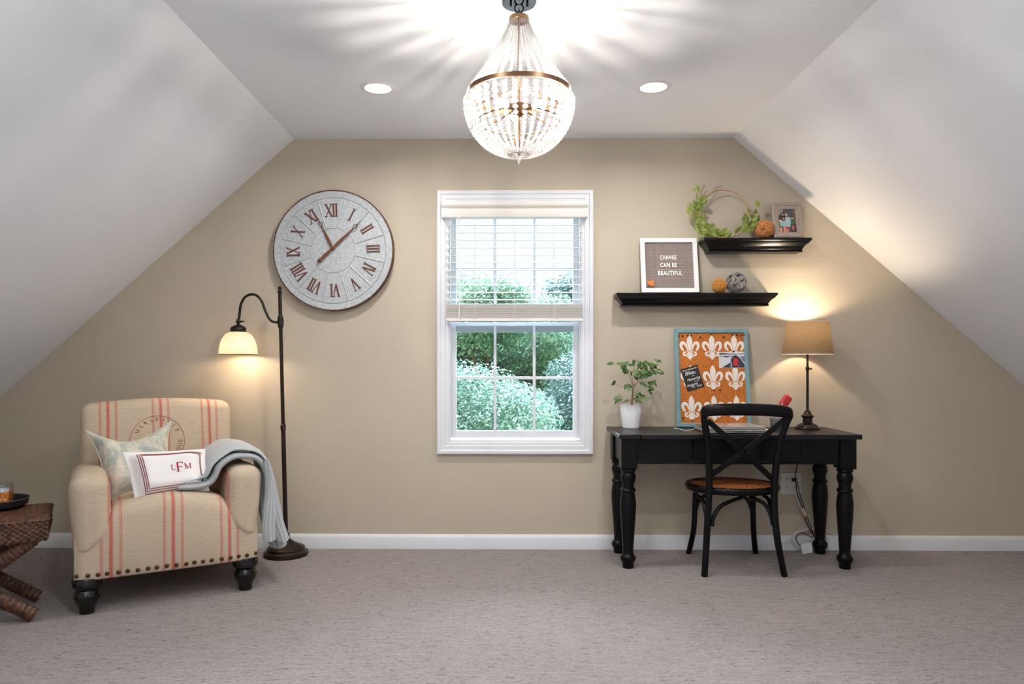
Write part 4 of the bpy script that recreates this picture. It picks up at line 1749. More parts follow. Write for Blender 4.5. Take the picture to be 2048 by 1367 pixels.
def braid(mb, p0, p1, r, up, step=.027):
    """two-ply plaited strand: overlapping slanted leaf lobes"""
    p0, p1, up = Vector(p0), Vector(p1), Vector(up)
    L = (p1 - p0).length
    t = (p1 - p0).normalized()
    s = t.cross(up).normalized()
    n = max(2, int(L / step))
    for k in range(n):
        for sgn in (-1, 1):
            c = p0 + t * (L * (k + .5 + .25 * sgn) / n) + s * sgn * r * .38
            d = (t * .86 + s * sgn * -.5).normalized()
            a = [c + d * step * .72 * q for q in (-1, -.5, 0, .5, 1)]
            mb.tube(a, [r * .18, r * .55, r * .66, r * .55, r * .18], 8)
    return mb


MB().box(-TL_ / 2 + .02, TL_ / 2 - .02, -TW_ / 2 + .02, TW_ / 2 - .02, TZ - .085, TZ - .012).build('core', 'wicker', wt, smooth=False)
rows = 15
for k in range(rows):
    y = -TW_ / 2 + .02 + (TW_ - .04) * k / (rows - 1)
    braid(MB(), (-TL_ / 2, y, TZ - .013), (TL_ / 2 - .006, y, TZ - .013), .0165, (0, 0, 1)).build('top_braid', 'wicker', wt)
for z in (TZ - .026, TZ - .046, TZ - .066, TZ - .086):
    for sy in (-1, 1):
        braid(MB(), (-TL_ / 2, sy * (TW_ / 2 - .012), z), (TL_ / 2 - .010, sy * (TW_ / 2 - .012), z), .0155, (0, -sy, 0)).build('side_braid', 'wicker', wt)
    for sx in (-1, 1):
        braid(MB(), (sx * (TL_ / 2 - .012), -TW_ / 2 + .012, z), (sx * (TL_ / 2 - .012), TW_ / 2 - .012, z), .0155, (sx, 0, 0)).build('side_braid', 'wicker', wt)


def wrapped(mb, a, b, r):
    a, b = Vector(a), Vector(b)
    n = int((b - a).length / .0052)
    pts = [a + (b - a) * (i / n) for i in range(n + 1)]
    rr = [r * (1 + .07 * (i % 2) + .04 * math.sin(i * 1.7)) for i in range(n + 1)]
    mb.tube(pts, rr, 10, flat=(1.0, 1.35), up=(0, 0, 1))
    return mb


for sy in (-1, 1):
    for sgn in (-1, 1):
        yo = sy * (TW_ / 2 - .06) + sgn * .018
        w_ = wrapped(MB(), (sgn * -.235, yo, TZ - .095), (sgn * .235, yo, .024), .021)
        w_.build('crossed_leg', 'wicker', wt)
wrapped(MB(), (0, -TW_ / 2 + .06, .215), (0, TW_ / 2 - .06, .215), .017).build('stretcher', 'wicker', wt)

tr_c = F(-4, 1012, TZ + .006)
tray = thing('round_tray', 'black round rimmed tray on the woven side table', 'tray', (tr_c.x, tr_c.y, TZ + .007))
MB().lathe([(.001, 0), (.098, 0), (.116, .006), (.121, .032), (.117, .033), (.110, .010), (.096, .005), (.001, .005)], 40, cap0=False, cap1=False).build('dish', 'dark_plastic', tray)
MB().tube([(.119 * math.cos(2 * PI * k / 40), .119 * math.sin(2 * PI * k / 40), .0325) for k in range(40)], .0028, 6, True).build('rim', 'dark_plastic', tray)
cdl = thing('jar_candle', 'glass jar candle with autumn-leaf label on the black tray', 'candle', (tr_c.x + .022, tr_c.y - .01, TZ + .0125))
MB().lathe([(.001, .001), (.046, .001), (.049, .006), (.049, .100), (.0465, .100), (.0465, .008), (.001, .006)], 40, cap0=False, cap1=False).build('jar', 'jar_glass', cdl)
MB().lathe([(.001, .009), (.0455, .009), (.0455, .062), (.001, .063)], 32, cap0=False, cap1=False).build('wax', pm('amber_wax', S(178, 96, 44), .5, var=.1), cdl)
MB().tube([(0, 0, .062), (.001, 0, .074)], .0012, 5).build('wick', 'dark_plastic', cdl)


def candle_label():
    t = NT('autumn_label')
    c = t.coord()
    s = t.n('ShaderNodeSeparateXYZ')
    t.l(c, s.inputs[0])
    leaves = t.ramp(t.noise(c, 90, 3.0, .7), [(.3, S(70, 38, 18)), (.5, S(190, 104, 24)), (.7, S(226, 160, 60))])
    sky = t.ramp(t.noise(c, 30, 2.0), [(.4, S(150, 172, 196)), (.6, S(214, 222, 228))])
    f = t.math('GREATER_THAN', t.math('ADD', s.outputs[2], t.math('MULTIPLY', t.noise(c, 40, 2.0), .03)), .079)
    t.base(t.mix(f, leaves, sky))
    t.setp(Roughness=.5)
    return t.m


lab = MB()
ang0, ang1 = R(-150), R(-20)
lab.grid(lambda u, v: (.0496 * math.cos(ang0 + (ang1 - ang0) * u), .0496 * math.sin(ang0 + (ang1 - ang0) * u), .014 + .070 * v), 20, 2)
lo_ = lab.build('paper_label', candle_label(), cdl, angle=180)
me = text_mesh('LITTER', .013, .0002, name='label_lettering')
for v in me.vertices:
    a = R(-62) + v.co.x / .0499
    v.co = Vector((.0500 * math.cos(a), .0500 * math.sin(a), .034 + v.co.y))
mesh_obj('label_lettering', me, 'letter', lo_)

# ================================================================== desk
DZ = .73
dx0, dx1, dy0, dy1 = P(1213, 853, -.022).x, P(1725, 872, -.476).x, -.478, -.022
dk = thing('writing_desk', 'black wooden writing desk with turned legs and wide drawer', 'desk', ((dx0 + dx1) / 2, (dy0 + dy1) / 2, 0))
do = dk.location.copy()
tt = .026
be = .115                                     # breadboard ends
MB().box(dx0, dx0 + be - .0012, dy0, dy1, DZ - tt, DZ).build('top_end_board', 'desk_top', dk, off=do, bevel=.004)
MB().box(dx1 - be + .0012, dx1, dy0, dy1, DZ - tt, DZ).build('top_end_board', 'desk_top', dk, off=do, bevel=.004)
nb = 4
for k in range(nb):
    ya, yb = dy0 + (dy1 - dy0) * k / nb, dy0 + (dy1 - dy0) * (k + 1) / nb
    MB().box(dx0 + be, dx1 - be, ya + (.0008 if k else 0), yb - (.0008 if k < nb - 1 else 0), DZ - tt, DZ).build('top_plank', 'desk_top', dk, off=do, bevel=.003)
fl_, fr_ = F(1256, 1134), F(1687, 1134)
legx = (fl_.x, fr_.x)
yf, yk = fl_.y, -.075
bw = .043
zbk = P(1256, 935, yf).z                       # underside of the square block
zap = P(1480, 926, yf).z                       # underside of the apron
prof = [(.001, zbk + .002), (.034, zbk + .002), (.040, zbk - .004), (.042, zbk - .012), (.038, zbk - .020), (.034, zbk - .024), (.038, zbk - .032), (.0415, zbk - .046), (.041, zbk - .060), (.034, zbk - .080), (.031, zbk - .096), (.033, zbk - .106), (.040, zbk - .112), (.0425, zbk - .119), (.039, zbk - .127), (.035, zbk - .131), (.038, zbk - .145), (.0425, zbk - .175), (.0435, zbk - .205), (.041, zbk - .26), (.036, zbk - .33), (.031, zbk - .40), (.0285, .098), (.0285, .082), (.032, .072), (.040, .064), (.0425, .054), (.041, .044), (.034, .034), (.030, .020), (.030, .004), (.028, .0), (.001, 0)]
dl = None
for x in legx:
    for y in (yf, yk):
        if dl is None:
            dl = MB().lathe(prof, 28, cap0=False, cap1=False).build('turned_leg', 'black_wood', dk, angle=30)
            dl.location = Vector((x, y, 0)) - do
            blk = MB().box(-bw, bw, -bw, bw, zbk, DZ - tt).build('leg_block', 'black_wood', dl, bevel=.003)
        else:
            c_ = inst(dl, dk, Vector((x, y, 0)) - do)
            inst(blk, c_)
ax0, ax1 = legx[0] + bw, legx[1] - bw
d0, d1 = P(1386, 900, yf - bw).x, P(1603, 900, yf - bw).x
fy = yf - bw + .012
for xa_, xb_ in ((ax0, d0), (d1, ax1)):
    MB().box(xa_, xb_, fy, fy + .02, zap + .010, DZ - tt).build('front_apron', 'black_wood', dk, off=do, smooth=False)
MB().box(ax0, ax1, fy - .006, fy + .022, zap, zap + .010).build('apron_moulding', 'black_wood', dk, off=do, bevel=.003)
MB().box(d0 + .003, d1 - .003, fy - .005, fy + .015, zap + .014, DZ - tt - .006).build('drawer', 'black_wood', dk, off=do, bevel=.003)
MB().box(ax0, ax1, yk + bw - .032, yk + bw - .012, zap, DZ - tt).build('back_apron', 'black_wood', dk, off=do, smooth=False)
for x in legx:
    sx = -1 if x == legx[0] else 1
    xo = x + sx * (bw - .012)
    MB().box(min(xo, xo - sx * .02), max(xo, xo - sx * .02), yf + bw, yk - bw, zap, DZ - tt).build('side_apron', 'black_wood', dk, off=do, bevel=.002)

# ================================================================== cross-back chair
chx = thing('cross_back_chair', 'black bentwood cross-back chair with cane seat at the desk', 'chair', (F(1488, 1100).x, -.33, 0))
co = chx.location.copy()
ysb = -.515
lpost = [F(1409, 1152), P(1413, 1080, -.53), P(1418, 985, ysb), P(1418, 925, -.525), P(1415, 880, -.545), P(1410, 850, -.565), P(1408, 833, -.575)]
rpost = [F(1569, 1152), P(1556, 1085, -.53), P(1549, 1020, ysb), P(1550, 960, ysb), P(1556, 905, -.53), P(1567, 862, -.555), P(1581, 828, -.575)]
for pl in (lpost, rpost):
    pts = bez(pl, 7)
    MB().tube(pts, [.0155 + .002 * math.sin(PI * i / len(pts)) for i in range(len(pts))], 14, flat=(1, 1.05)).build('back_post', 'black_wood', chx, off=co)
rail = bez([P(1411, 834, -.555), P(1407, 826, -.575), P(1420, 820, -.60), P(1455, 818.5, -.618), P(1493, 818.5, -.622), P(1530, 819.5, -.618), P(1565, 822, -.60), P(1580, 826, -.575), P(1577, 834, -.555)], 8)
nr = len(rail)
MB().tube(rail, [.031 * (.72 + .28 * min(1, 4 * min(i, nr - 1 - i) / nr)) for i in range(nr)], 18, flat=(.55, 1.0), up=(0, 0, 1)).build('top_rail', 'black_wood', chx, off=co)


def strap(a, b, yo):
    pts = [a.lerp(b, k / 12) + Vector((0, yo - .020 * math.sin(PI * k / 12), 0)) for k in range(13)]
    mb = MB()
    d = (b - a).normalized()
    nrm_ = Vector((0, 1, 0)).cross(d).normalized()
    mb.loft([[p + nrm_ * .0145 + Vector((0, -.0035, 0)), p - nrm_ * .0145 + Vector((0, -.0035, 0)), p - nrm_ * .0145 + Vector((0, .0035, 0)), p + nrm_ * .0145 + Vector((0, .0035, 0))] for p in pts])
    return mb.build('back_strap', 'black_wood', chx, off=co, bevel=.002)


strap(P(1414, 840, -.572), P(1549, 962, -.512), -.008)
strap(P(1580, 830, -.580), P(1422, 950, -.512), .002)
cxp = P(1489, 905, -.575)
for dx in (-.018, .018):
    MB().ball(cxp + Vector((dx, -.006, 0)), .005, 8, 6).build('rivet', 'black_metal', chx, off=co)
SZ = .452
scx = P(1463, 968, -.33).x
srx, sry = .242, .205
rim_ = MB()
pr = [(1.0, SZ - .034), (1.03, SZ - .024), (1.035, SZ - .010), (1.01, SZ - .001), (.90, SZ), (.88, SZ - .006), (.86, SZ - .034), (1.0, SZ - .034)]
rim_.loft([[(scx + srx * k * math.cos(2 * PI * j / 48), -.335 + sry * k * math.sin(2 * PI * j / 48), z) for j in range(48)] for k, z in pr], False, False)
rim_.build('seat_frame', 'black_wood', chx, off=co)
cs = MB()
cs.loft([[(scx + srx * k * math.cos(2 * PI * j / 48), -.335 + sry * k * math.sin(2 * PI * j / 48), z) for j in range(48)] for k, z in [(.01, SZ + .012), (.3, SZ + .011), (.6, SZ + .008), (.8, SZ + .003), (.89, SZ - .003), (.89, SZ - .012), (.01, SZ - .012)]], True, True)
cs.build('cane_seat', 'cane', chx, off=co)
for pl in ([F(1377, 1106), P(1387, 1060, -.145), P(1390, 1010, -.16), P(1391, 985, -.17)], [F(1511, 1106), P(1507, 1060, -.145), P(1506, 1010, -.16), P(1506, 985, -.17)]):
    pts = bez(pl, 7)
    MB().tube(pts, .0155, 14).build('front_leg', 'black_wood', chx, off=co)
zb_ = SZ - .034
for a, b, c in (((1424, 1052, -.515), (1431, 1020, -.50), (1485, 993.5, -.46)), ((1546, 1050, -.515), (1536, 1014, -.50), (1497, 993.5, -.46)),
                ((1414, 1046, -.505), (1408, 1008, -.44), (1397, 992, -.36)), ((1546, 1040, -.505), (1540, 1006, -.44), (1528, 991, -.36)),
                ((1391, 1022, -.165), (1397, 1002, -.165), (1425, 985, -.18)), ((1504, 1022, -.165), (1497, 1002, -.165), (1470, 985, -.18))):
    A_, B_, C_ = P(*a), P(*b), P(*c)
    C_.z = min(C_.z, zb_ - .004)
    pts = bez([A_, A_.lerp(B_, .6) + Vector((0, 0, .006)), B_ + (C_ - B_) * .25 + Vector((0, 0, .010)), C_], 7)
    MB().tube(pts, .0105, 10).build('arched_brace', 'black_wood', chx, off=co)
for x_, y_ in ((lpost[2].x + .012, ysb + .03), (rpost[2].x - .012, ysb + .03)):
    MB().box(x_ - .012, x_ + .012, y_ - .03, y_ + .05, zb_ + .004, SZ - .008).build('corner_block', 'black_wood', chx, off=co, bevel=.002)

# ================================================================== floating shelves
def shelf(name, label, top_px, bot_px, py_top, py_bot, d):
    ya = -d
    a, b = P(top_px[0], py_top, ya), P(top_px[1], py_top, ya)
    zt_, zb2 = a.z, P(1480, py_bot, -.06).z
    h = zt_ - zb2
    o_ = .040
    x0, x1 = a.x + o_, b.x - o_
    t = thing(name, label, 'shelf', ((x0 + x1) / 2, 0, zb2))
    pf = [(0.002, 0), (0.002, .10), (.0, .14), (-.002, .17), (.002, .22), (.006, .34), (.012, .46), (.022, .58), (.030, .66), (.031, .72), (.035, .74), (.036, .80), (.0395, .84), (.040, .88), (.040, 1.0)]
    mb = MB()
    rings = []
    for o, f in pf:
        z = zb2 + h * f
        rings.append([(x0 - o, 0, z), (x0 - o, -(d - .040 + o), z), (x1 + o, -(d - .040 + o), z), (x1 + o, 0, z)])
    mb.loft(rings)
    mb.build('crown_moulding', 'shelf', t, off=t.location, angle=15)
    bx = MB().box(x0 - .037, x1 + .037, -d + .003, -.001, zt_ - .0005, zt_ + .0015)
    bx.build('shelf_board', 'shelf', t, off=t.location, bevel=.0007)
    return t, zt_ + .0015


sh1, z1 = shelf('floating_shelf', 'long black crown-moulding wall shelf, the lower of two', (1233, 1556), (1245, 1545), 585.5, 612, .125)
sh2, z2 = shelf('floating_shelf', 'short black crown-moulding wall shelf, the upper of two', (1408, 1624), (1420, 1605), 475.5, 505, .125)


# ------------------------------------------------------------------ helper: leaning framed panel
def lean(px_tl, px_tr, px_bl, px_br, y_top, y_bot):
    tl, tr_, bl_, br_ = P(*px_tl, y_top), P(*px_tr, y_top), P(*px_bl, y_bot), P(*px_br, y_bot)
    return tl, tr_, bl_, br_


def lean_thing(name, label, cat, xc, zbase, ybot, w, h, tilt_deg, yawd=0.0):
    """Empty at the foot of a panel; local x across, z up the panel, -y out of its face"""
    o = thing(name, label, cat, (xc, ybot, zbase))
    o.rotation_euler = (-R(tilt_deg), 0, R(yawd))
    return o


# letter board on the long shelf
lbx0, lbx1 = P(1283, 584, -.085).x, P(1397.5, 584, -.085).x
lw = lbx1 - lbx0
lh = P(1283, 476, -.03).z - z1
lbd = lean_thing('letter_board', 'white-framed taupe felt letter board reading CHANGE CAN BE BEAUTIFUL', 'letter board', (lbx0 + lbx1) / 2, z1 + .001, -.082, lw, lh, math.degrees(math.atan2(.058, lh)))
fw = .0255
for sd in ('left', 'right', 'top', 'bottom'):
    frame_piece(MB(), -lw / 2 + fw, lw / 2 - fw, fw, lh - fw, [(0, 0), (0, .017), (fw - .001, .018), (fw, .017), (fw, 0)], sd).build('frame_side', 'white_frame', lbd, smooth=False)
MB().box(-lw / 2 + .004, lw / 2 - .004, -.003, 0, .004, lh - .004).build('backing', 'felt_groove', lbd, smooth=False)
nrow = 40
ih = lh - 2 * fw
rg = None
for k in range(nrow):
    z = fw + ih * (k + .5) / nrow
    if rg is None:
        rg = MB().tube([(-lw / 2 + fw, 0, 0), (lw / 2 - fw, 0, 0)], ih / nrow * .46, 8).build('felt_ridge', 'felt', lbd)
        rg.location = (0, -.0045, z)
    else:
        inst(rg, lbd, (0, -.0045, z))
lc = (1340.5 - 1340.25) / 340
for s, fz, dx, wd in (('CHANGE', .640, -.004, .098), ('CAN BE', .500, -.004, .098), ('BEAUTIFUL', .352, .004, .140)):
    me = text_mesh(s, .036, .0012, spacing=1.14, name='letters', bold=.0009)
    xs_ = [v.co.x for v in me.vertices]
    k = wd / (max(xs_) - min(xs_))
    xm = (max(xs_) + min(xs_)) / 2
    for v in me.vertices:
        v.co.x = (v.co.x - xm) * k
    mesh_obj('letter_row', me, 'letter', lbd, Matrix.Translation((dx, -.0105, lh * fz)) @ STAND)
# orange maple leaf in the corner of the board
lf = thing('orange_leaf', 'small orange felt maple leaf in the corner of the letter board', 'leaf', tuple(lbd.matrix_basis @ Vector((-lw / 2 + fw + .024, -.022, fw + .004))))
lf.rotation_euler = lbd.rotation_euler
mb = MB()
for ang, ln, wd in ((-80, .020, .012), (-38, .030, .016), (5, .026, .014), (42, .033, .017), (92, .024, .014), (150, .016, .010)):
    a = R(ang)
    d = Vector((math.sin(a), 0, math.cos(a)))
    s_ = Vector((math.cos(a), 0, -math.sin(a)))
    c0 = Vector((0, 0, .016))
    ring_ = [c0, c0 + d * ln * .5 + s_ * wd / 2, c0 + d * ln, c0 + d * ln * .5 - s_ * wd / 2]
    top_ = [p + Vector((0, -.004, 0)) for p in ring_]
    top_[1] = top_[1] + Vector((0, -.003, 0))
    mb.loft([ring_, top_])
mb.build('blade', 'orange_leaf', lf)
MB().tube([(0, -.002, .016), (.004, -.003, -.003)], .0012, 5).build('stalk', 'orange_leaf', lf)


def wound_ball(name, label, c, r, mat, n, tw, seed):
    rng = random.Random(seed)
    t = thing(name, label, 'decorative ball', (c.x, c.y, c.z - r))
    MB().ball((0, 0, r), r * .90, 20, 12).build('core', pm('dark_core', S(84, 52, 26), .9), t)
    mb = MB()
    for k in range(n):
        a = Vector((rng.gauss(0, 1), rng.gauss(0, 1), rng.gauss(0, 1))).normalized()
        b = a.orthogonal().normalized()
        c_ = a.cross(b)
        off = rng.uniform(-.45, .45) * r
        rr = math.sqrt(r * r - off * off) * .965
        mb.tube([Vector((0, 0, r)) + a * off + (b * math.cos(2 * PI * j / 26) + c_ * math.sin(2 * PI * j / 26)) * rr for j in range(26)], tw, 5, True)
    tag(mb.build('wound_twine', mat, t), None, None, kind='stuff')
    return t


def on_shelf(px, zt_, r, Y):
    return Vector((P(px, 500, Y).x, Y, zt_ + r + .001))


rb = 14.5 / 342
bc = on_shelf(1438.5, z1, rb, -.075)
wb = thing('spiral_twine_ball', 'golden coiled twine ball on the long shelf', 'decorative ball', (bc.x, bc.y, bc.z - rb))
MB().ball((0, 0, rb), rb * .92, 20, 12).build('core', 'twine_gold', wb)
sp = []
for k in range(340):
    t_ = k / 339
    th_ = PI * (.02 + .96 * t_)
    a = 2 * PI * 13 * t_
    d = Vector((math.sin(th_) * math.cos(a), -math.cos(th_), math.sin(th_) * math.sin(a)))
    sp.append(Vector((0, 0, rb)) + d * rb * .95)
MB().tube(sp, .0034, 6).build('coiled_twine', 'twine_gold', wb)
wb.rotation_euler = (0, 0, R(-6))
rs = 20.5 / 342
scn = on_shelf(1472.5, z1, rs, -.075)
sb = thing('strip_sphere', 'openwork sphere of grey wooden strips on the long shelf', 'decorative ball', (scn.x, scn.y, scn.z - rs))
rng = random.Random(21)
for k in range(8):
    a = Vector((rng.gauss(0, 1), rng.gauss(0, 1), rng.gauss(0, 1))).normalized()
    b = a.orthogonal().normalized()
    c_ = a.cross(b)
    mb = MB()
    w_, r_ = .0046, rs - .0015 * (k % 3)
    rings = []
    for j in range(40):
        d = b * math.cos(2 * PI * j / 40) + c_ * math.sin(2 * PI * j / 40)
        rings.append([Vector((0, 0, rs)) + d * r_ + a * w_, Vector((0, 0, rs)) + d * r_ - a * w_, Vector((0, 0, rs)) + d * (r_ - .0022) - a * w_, Vector((0, 0, rs)) + d * (r_ - .0022) + a * w_])
    rings.append(rings[0])
    mb.loft(rings, False, False)
    mb.build('wooden_strip', 'grey_wood', sb, angle=60)
r3 = 18.5 / 342
wound_ball('twine_ball', 'brown wound twine ball between wreath and photo frame', on_shelf(1529, z2, r3, -.07), r3, 'twine', 60, .0030, 4)

# ------------------------------------------------------------------ flat prints
_flatm = {}


def flatmat(rgb):
    if rgb not in _flatm:
        _flatm[rgb] = pm('print_%d_%d_%d' % rgb, S(*rgb), .5, var=.06, vscale=120)
    return _flatm[rgb]


def ell(cx, cz, rx, rz, n=14, a=0):
    return [(cx + rx * math.cos(2 * PI * k / n) * math.cos(a) - rz * math.sin(2 * PI * k / n) * math.sin(a), cz + rx * math.cos(2 * PI * k / n) * math.sin(a) + rz * math.sin(2 * PI * k / n) * math.cos(a)) for k in range(n)]


def rect(x0, z0, x1, z1):
    return [(x0, z0), (x1, z0), (x1, z1), (x0, z1)]


def printed(name, shapes, w, h, y, parent):
    """flat coloured shapes on a sheet w x h whose lower left is (-w/2, 0); shapes in 0..1"""
    cols = []
    mb = MB()
    for i, (rgb, poly) in enumerate(shapes):
        if rgb not in cols:
            cols.append(rgb)
        mb.cur = cols.index(rgb)
        yy = y - .00006 * (i + 1)
        n = len(poly)
        mb.add([((p[0] - .5) * w, yy, p[1] * h) for p in poly], [tuple(range(n))])
    return mb.build(name, [flatmat(c) for c in cols], parent, smooth=False)


# framed family photograph on the short shelf
pf0, pf1 = P(1548, 474, -.085).x, P(1610, 474, -.085).x
pw = pf1 - pf0
ph = P(1548, 404.5, -.05).z - z2
pfr = lean_thing('photo_frame', 'weathered grey photo frame with a family snapshot on the short shelf', 'photo frame', (pf0 + pf1) / 2, z2 + .001, -.078, pw, ph, 11.0, 5.0)
pfr.location.x -= .002
fb = .034
for sd in ('left', 'right', 'top', 'bottom'):
    frame_piece(MB(), -pw / 2 + fb, pw / 2 - fb, fb, ph - fb, [(-.003, 0), (-.003, .006), (.004, .009), (.014, .010), (.018, .015), (.026, .016), (.030, .012), (fb, .010), (fb, 0)], sd).build('frame_side', 'pale_wood_frame', pfr, angle=20)
MB().box(-pw / 2 + .01, pw / 2 - .01, -.003, .004, .01, ph - .01).build('backing', 'dark_plastic', pfr, smooth=False)
iw, ih2 = pw - 2 * fb, ph - 2 * fb
shp_ = [((92, 96, 98), rect(0, 0, 1, 1)), ((150, 148, 138), rect(0, .72, .32, 1)), ((70, 78, 88), rect(.32, .5, .85, 1)), ((120, 92, 66), rect(.85, 0, 1, 1)), ((52, 46, 44), ell(.25, .62, .17, .2)),
        ((200, 150, 130), ell(.27, .76, .075, .055)), ((212, 160, 136), ell(.47, .745, .075, .06)), ((206, 158, 134), ell(.79, .62, .07, .05)), ((196, 130, 112), ell(.3, .58, .06, .05)),
        ((168, 192, 196), [(.36, .26), (.66, .26), (.70, .62), (.56, .66), (.40, .64)]), ((150, 196, 190), [(.08, .30), (.38, .22), (.38, .5), (.10, .46)]), ((224, 196, 184), ell(.14, .48, .09, .05)),
        ((48, 112, 78), [(.68, .36), (.94, .34), (.93, .56), (.72, .57)]), ((54, 52, 60), [(.62, .06), (.94, .04), (.92, .36), (.66, .36)]), ((214, 62, 66), rect(.36, .12, .52, .26)), ((206, 84, 92), ell(.78, .22, .07, .1)),
        ((232, 156, 124), rect(.06, 0, .16, .22)), ((232, 156, 124), rect(.26, .02, .36, .22)), ((228, 150, 120), rect(.40, 0, .50, .14)), ((210, 214, 216), ell(.5, .46, .06, .03)), ((44, 30, 28), ell(.27, .80, .075, .03)), ((70, 46, 36), ell(.79, .665, .07, .03))]
o = printed('photo_print', shp_, iw, ih2, -.0035, pfr)
o.location = (0, 0, fb)

# ------------------------------------------------------------------ hoop wreath on the short shelf
WY = -.070
wcn = P(1447, 421.5, WY)
wr = thing('hoop_wreath', 'wooden hoop wreath with green leaves leaning on the short shelf', 'wreath', (wcn.x, WY, z2))
wo = wr.location.copy()
hr = 48.5 / FPX * (CAM_D + WY)
hz = z2 + .003 + hr + .004
MB().tube([(hr * math.cos(2 * PI * k / 72), .012 * math.sin(2 * PI * k / 72), hz - z2 + hr * math.sin(2 * PI * k / 72)) for k in range(72)], .0042, 8, True, flat=(1, 1)).build('hoop', 'hoop', wr)
wp = lambda cx, cy, dy=0.0: P(1370 + cx * .09144, 360 + cy * .09144, WY + dy) - wo
for pts in ([(380, 380), (350, 290), (385, 200), (430, 130), (390, 110), (365, 170)], [(250, 420), (250, 330), (300, 240), (345, 215)], [(400, 340), (440, 290), (490, 210)], [(400, 355), (500, 340), (600, 260), (660, 170), (760, 140), (865, 105)],
            [(520, 460), (600, 400), (660, 320), (690, 240), (675, 170), (720, 150), (820, 160)], [(300, 1000), (280, 850), (270, 700), (290, 520), (350, 390)], [(300, 980), (420, 1090), (560, 1170), (760, 1210), (1000, 1235)],
            [(1090, 1230), (1100, 1180), (1120, 1120)], [(1150, 1225), (1250, 1160), (1380, 1060), (1450, 900), (1480, 760), (1560, 620)], [(240, 460), (200, 540), (230, 640), (280, 780)], [(1440, 900), (1540, 850), (1640, 830)]):
    q_ = bez([wp(x, y, -.008) for x, y in pts], 5)
    MB().tube(q_, [.0022 * (1 - .5 * i / len(q_)) for i in range(len(q_))], 6).build('twig', 'twig', wr)
leafpos = [(215, 210), (295, 195), (300, 390), (330, 430), (380, 420), (450, 455), (210, 490), (140, 570), (150, 620), (90, 700), (230, 560), (300, 500), (340, 530), (370, 590), (320, 620), (250, 640), (370, 760), (230, 700), (210, 830), (280, 830), (330, 860), (260, 910), (400, 930), (430, 970), (280, 970), (330, 1000), (480, 1010), (530, 1030), (590, 990), (260, 1090), (330, 1100), (420, 1080), (480, 1070), (640, 1090), (690, 1100), (610, 1130), (540, 1160), (460, 1150), (400, 1170), (370, 1200), (500, 1190), (570, 1190), (650, 1180), (720, 1190), (780, 1190), (760, 1100), (890, 1150), (930, 1180), (850, 1190), (980, 1200), (1195, 1090), (1250, 1060), (1330, 1030), (1300, 1100), (1340, 1110), (1450, 1110), (1500, 1000), (1420, 960), (1500, 900), (1300, 940), (1290, 840), (1380, 830), (1480, 800), (1600, 840), (1550, 700), (1400, 680), (1600, 530), (1440, 1030), (1520, 960), (1370, 910)]


def leaf_proto(name, L, W, mat, parent):
    mb = MB()
    n = 6
    vs, fs = [(0, 0, 0)], []
    for i in range(1, n):
        t = i / n
        w = W * math.sin(PI * t ** .8) * .5
        z = -.12 * L * t * t
        vs += [(-w, L * t, z + .10 * w), (0, L * t, z - .05 * w), (w, L * t, z + .10 * w)]
    vs.append((0, L, -.12 * L))
    fs += [(0, 2, 1), (0, 3, 2)]
    for i in range(n - 2):
        a, b = 1 + 3 * i, 4 + 3 * i
        fs += [(a, a + 1, b + 1, b), (a + 1, a + 2, b + 2, b + 1)]
    a = 1 + 3 * (n - 2)
    fs += [(a, a + 1, len(vs) - 1), (a + 1, a + 2, len(vs) - 1)]
    mb.add(vs, fs)
    return mb.build(name, mat, parent, angle=180)


def leaf_rot(direction, face):
    """euler putting local +y along direction and local +z towards face"""
    y = Vector(direction).normalized()
    z = Vector(face)
    z = (z - y * z.dot(y)).normalized()
    x = y.cross(z)
    return Matrix((x, y, z)).transposed().to_euler()


rng = random.Random(5)
leafpos += [(x + rng.uniform(-50, 50), min(1195, y + rng.uniform(-50, 50))) for x, y in leafpos[2:62:2]]
lp = None
ctr = Vector((0, 0, hz - z2))
for i, (x, y) in enumerate(leafpos):
    p = wp(x, y, rng.uniform(-.022, -.004))
    out = (p - ctr)
    out.y = 0
    out.normalize()
    tang = Vector((-out.z, 0, out.x)) * (1 if p.x > 0 else -1)
    if tang.z < 0 and abs(p.x) > .05:
        tang = -tang
    d = (tang * rng.uniform(.1, 1.0) + out * rng.uniform(-.6, .9) + Vector((0, rng.uniform(-.5, .2), .25))).normalized()
    f = Vector((rng.uniform(-.5, .5), -1, rng.uniform(-.2, .6)))
    k = rng.uniform(.85, 1.25)
    base = p - d * .017 * k
    if base.z < .004:
        base.z = .004
    if (base + d * .034 * k).z < .004:
        d.z = abs(d.z)
    if lp is None:
        lp = leaf_proto('leaf', .040, .0215, 'wreath_leaf', wr)
        o = lp
    else:
        o = inst(lp, wr)
    o.location = base
    o.rotation_euler = leaf_rot(d, f)
    o.scale = (k, k, k)

# ================================================================== cork board on the desk
cb0, cb1 = P(1354, 855, -.092).x, P(1503.5, 855, -.092).x
cw_ = cb1 - cb0
cz_top = P(1348, 657.5, -.022).z
ctilt = math.atan2(.072, cz_top - DZ)
chh = (cz_top - DZ - .001) / math.cos(ctilt)
cbd = lean_thing('cork_board', 'orange cork board with white fleur-de-lis and distressed blue frame', 'notice board', (cb0 + cb1) / 2, DZ + .001, -.086, cw_, chh, math.degrees(ctilt))
cf = .023
for sd in ('left', 'right', 'top', 'bottom'):
    frame_piece(MB(), -cw_ / 2 + cf, cw_ / 2 - cf, cf, chh - cf, [(-.002, 0), (-.002, .010), (.002, .013), (cf - .004, .013), (cf, .010), (cf, 0)], sd).build('frame_side', 'blue_frame', cbd, angle=20)
MB().box(-cw_ / 2 + .01, cw_ / 2 - .01, -.005, .0, .01, chh - .01).build('cork_panel', 'cork', cbd, smooth=False)


